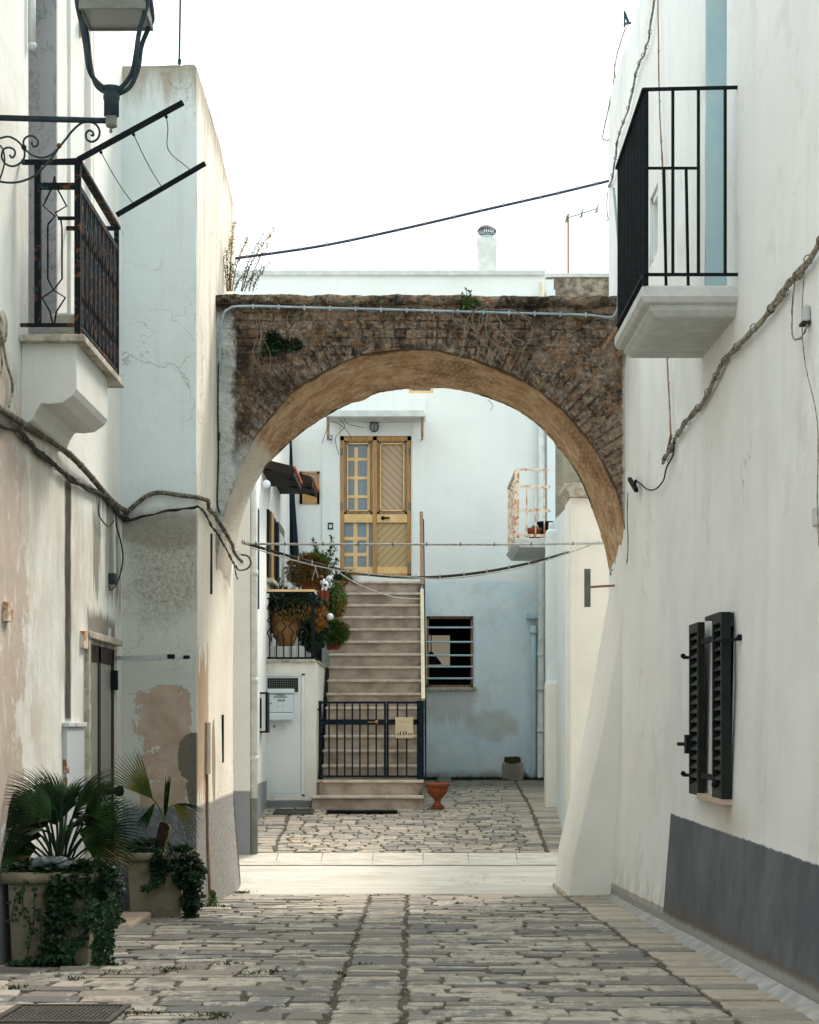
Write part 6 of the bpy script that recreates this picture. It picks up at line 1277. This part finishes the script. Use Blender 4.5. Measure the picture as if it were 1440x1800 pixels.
# upper left: pipe end and broken box by the balcony door
D = F*XL/(48-CX); up = MB(); up.tube([(XL+.03, D, EYE+(HY-82)/F*D), (XL+.03, D, EYE+(HY+60)/F*D)], .02, 10).ball((XL+.03, D, EYE+(HY-80)/F*D), .025, 8).build('drainpipe', M['pvc'], lh, smooth=True)
D = 12.9; MB().bar(P(122, 78, D), P(165, 20, D), .05, .06).bar(P(122, 40, D), P(140, -30, D), .10, .10).build('broken_bracket', M['cap'], lh, bevel=.01)
lp2 = MB(); q = L(5, 575, .02); lp2.ball(q, .07, 10, (.3, 1.2, 1.3)).tube([L(3, 590), L(12, 640), L(22, 680), L(16, 715)], .008, 6, 4).tube([L(0, 600), L(4, 640), L(0, 660)], .006, 6, 4)
for v in lp2.v: v += Vector((0, .01*nz(v, 20), .012*nz(v, 18)))
tag(lp2.build('wire_clump', M['cablew']), 'limewashed clump of old wires on the left house near the balcony', 'wires')

# ------------------------------------------------------------------ street lamp
DL = 10.4; Lp = lambda x, y, d=0: P(x, y, DL+d)
sl = thing('street_lamp', 'grey lantern street lamp on a scrolled iron bracket at the upper left', 'street lamp', (XL, DL, EYE+3.3))
MB().tube([(XL, DL, Lp(0, 206).z), Lp(0, 207), Lp(188, 212)], .0165, 12).build('arm', M['lamp'], sl, smooth=True)
MB().lathe([(.016, -.10), (.030, -.085), (.030, -.035), (.026, -.02)], Lp(196, 193), 16).box(Lp(187, 0).x, Lp(205, 0).x, DL-.025, DL+.025, Lp(0, 222).z, Lp(0, 203).z).ball(Lp(195, 230), .010, 8).tube([Lp(195, 222), Lp(195, 234)], .005, 8).build('socket', M['signp'], sl, smooth=False)
MB().lathe([(.028, 0), (.042, .004), (.042, .09), (.046, .10), (.046, .115), (.040, .12), (.050, .14), (.06, .16), (.02, .17)], Lp(196, 205), 20).build('cup', M['lamp'], sl, smooth=True)
fk = MB()
for pts, d in (([(196,160),(180,152),(163,135),(155,115),(150,78),(143,40),(135,0),(132,-60)], -.12), ([(200,160),(215,152),(232,128),(239,95),(245,55),(258,10),(266,-40)], -.12), ([(205,166),(228,153),(243,120),(249,80),(263,45),(268,30),(262,-20),(258,-60)], .14), ([(192,166),(170,150),(160,118),(155,75),(150,40),(148,0),(145,-60)], .14)):
    n = len(pts); fk.tube([Lp(x, y, d*min(1, i/3)) for i, (x, y) in enumerate(pts)], .0135, 10, 6)
fk.build('frame_arms', M['lamp'], sl, smooth=True)
z0, z1_ = Lp(0, 34).z, Lp(0, -60).z; hd = MB(); xa, xb = Lp(147, 0).x, Lp(262, 0).x
for x0, x1, y0, y1 in ((xa, xb, DL-.16, DL-.145), (xa, xb, DL+.165, DL+.18), (xa, xa+.015, DL-.145, DL+.165), (xb-.015, xb, DL-.145, DL+.165)): hd.box(x0, x1, y0, y1, z0, z0+.05)
hd.build('head_rim', M['signp'], sl, bevel=.004)
MB().box(xa+.016, xb-.016, DL-.144, DL+.164, z0+.012, z0+.02).build('diffuser', M['frost'], sl)
hm = MB(); cxx = (xa+xb)/2; hm.v += [Vector(p) for p in ((xa, DL-.16, z0+.05), (xb, DL-.16, z0+.05), (xb, DL+.18, z0+.05), (xa, DL+.18, z0+.05), (xa+.03, DL-.12, z0+.2), (xb-.03, DL-.12, z0+.2), (xb-.03, DL+.14, z0+.2), (xa+.03, DL+.14, z0+.2), (cxx, DL, z0+.36))]
hm.f += [(0,1,5,4),(1,2,6,5),(2,3,7,6),(3,0,4,7),(4,5,8),(5,6,8),(6,7,8),(7,4,8),(3,2,1,0)]; hm.build('lantern_hood', M['lamp'], sl)
sc = MB()
def spiral(cx, cy, r0, r1, a0, turns, n=40): return [(cx+lerp(r0, r1, i/n)*math.cos(a0+turns*2*math.pi*i/n), cy+lerp(r0, r1, i/n)*math.sin(a0+turns*2*math.pi*i/n)) for i in range(n+1)]
def sct(pts, r_=.0062, k=0): sc.tube([Lp(x, y) for x, y in pts], r_, 7, k)
s1_ = [(163, 237), (160, 243), (153, 240), (151, 231), (158, 226), (168, 232), (172, 242), (162, 249)]
sct([(160,237),(164,238),(163,232),(157,229),(151,235),(153,245),(162,249),(172,243),(175,230),(168,218),(155,214),(142,217),(128,229),(115,245),(103,260)], .0065, 5)
sct([(103,260),(90,272),(75,277),(60,274),(48,266),(42,257),(42,246),(50,239),(60,240),(67,248),(65,256),(58,257),(56,250)], .006, 5)
sct([(106,255),(95,272),(80,290),(62,308),(40,318),(20,321),(0,319),(-20,312)], .0065, 5)
sct([(0,243),(15,240),(30,247),(41,260),(43,275),(35,287),(22,292),(9,287),(3,275),(6,263),(15,259),(25,263),(26,272),(21,277),(17,272)], .006, 5)
sct([(0,255),(6,265),(8,285),(3,305),(-2,318)], .005, 4)
sc.ball(Lp(42, 258), .014, 8); sc.ball(Lp(104, 256), .014, 8)
sc.build('scrollwork', M['lamp'], sl, smooth=True)
for x, y in ((42, 259), (104, 256)): MB().ball(Lp(x, y, -.004), .015, 8).build('rivet', M['iron'], sl)
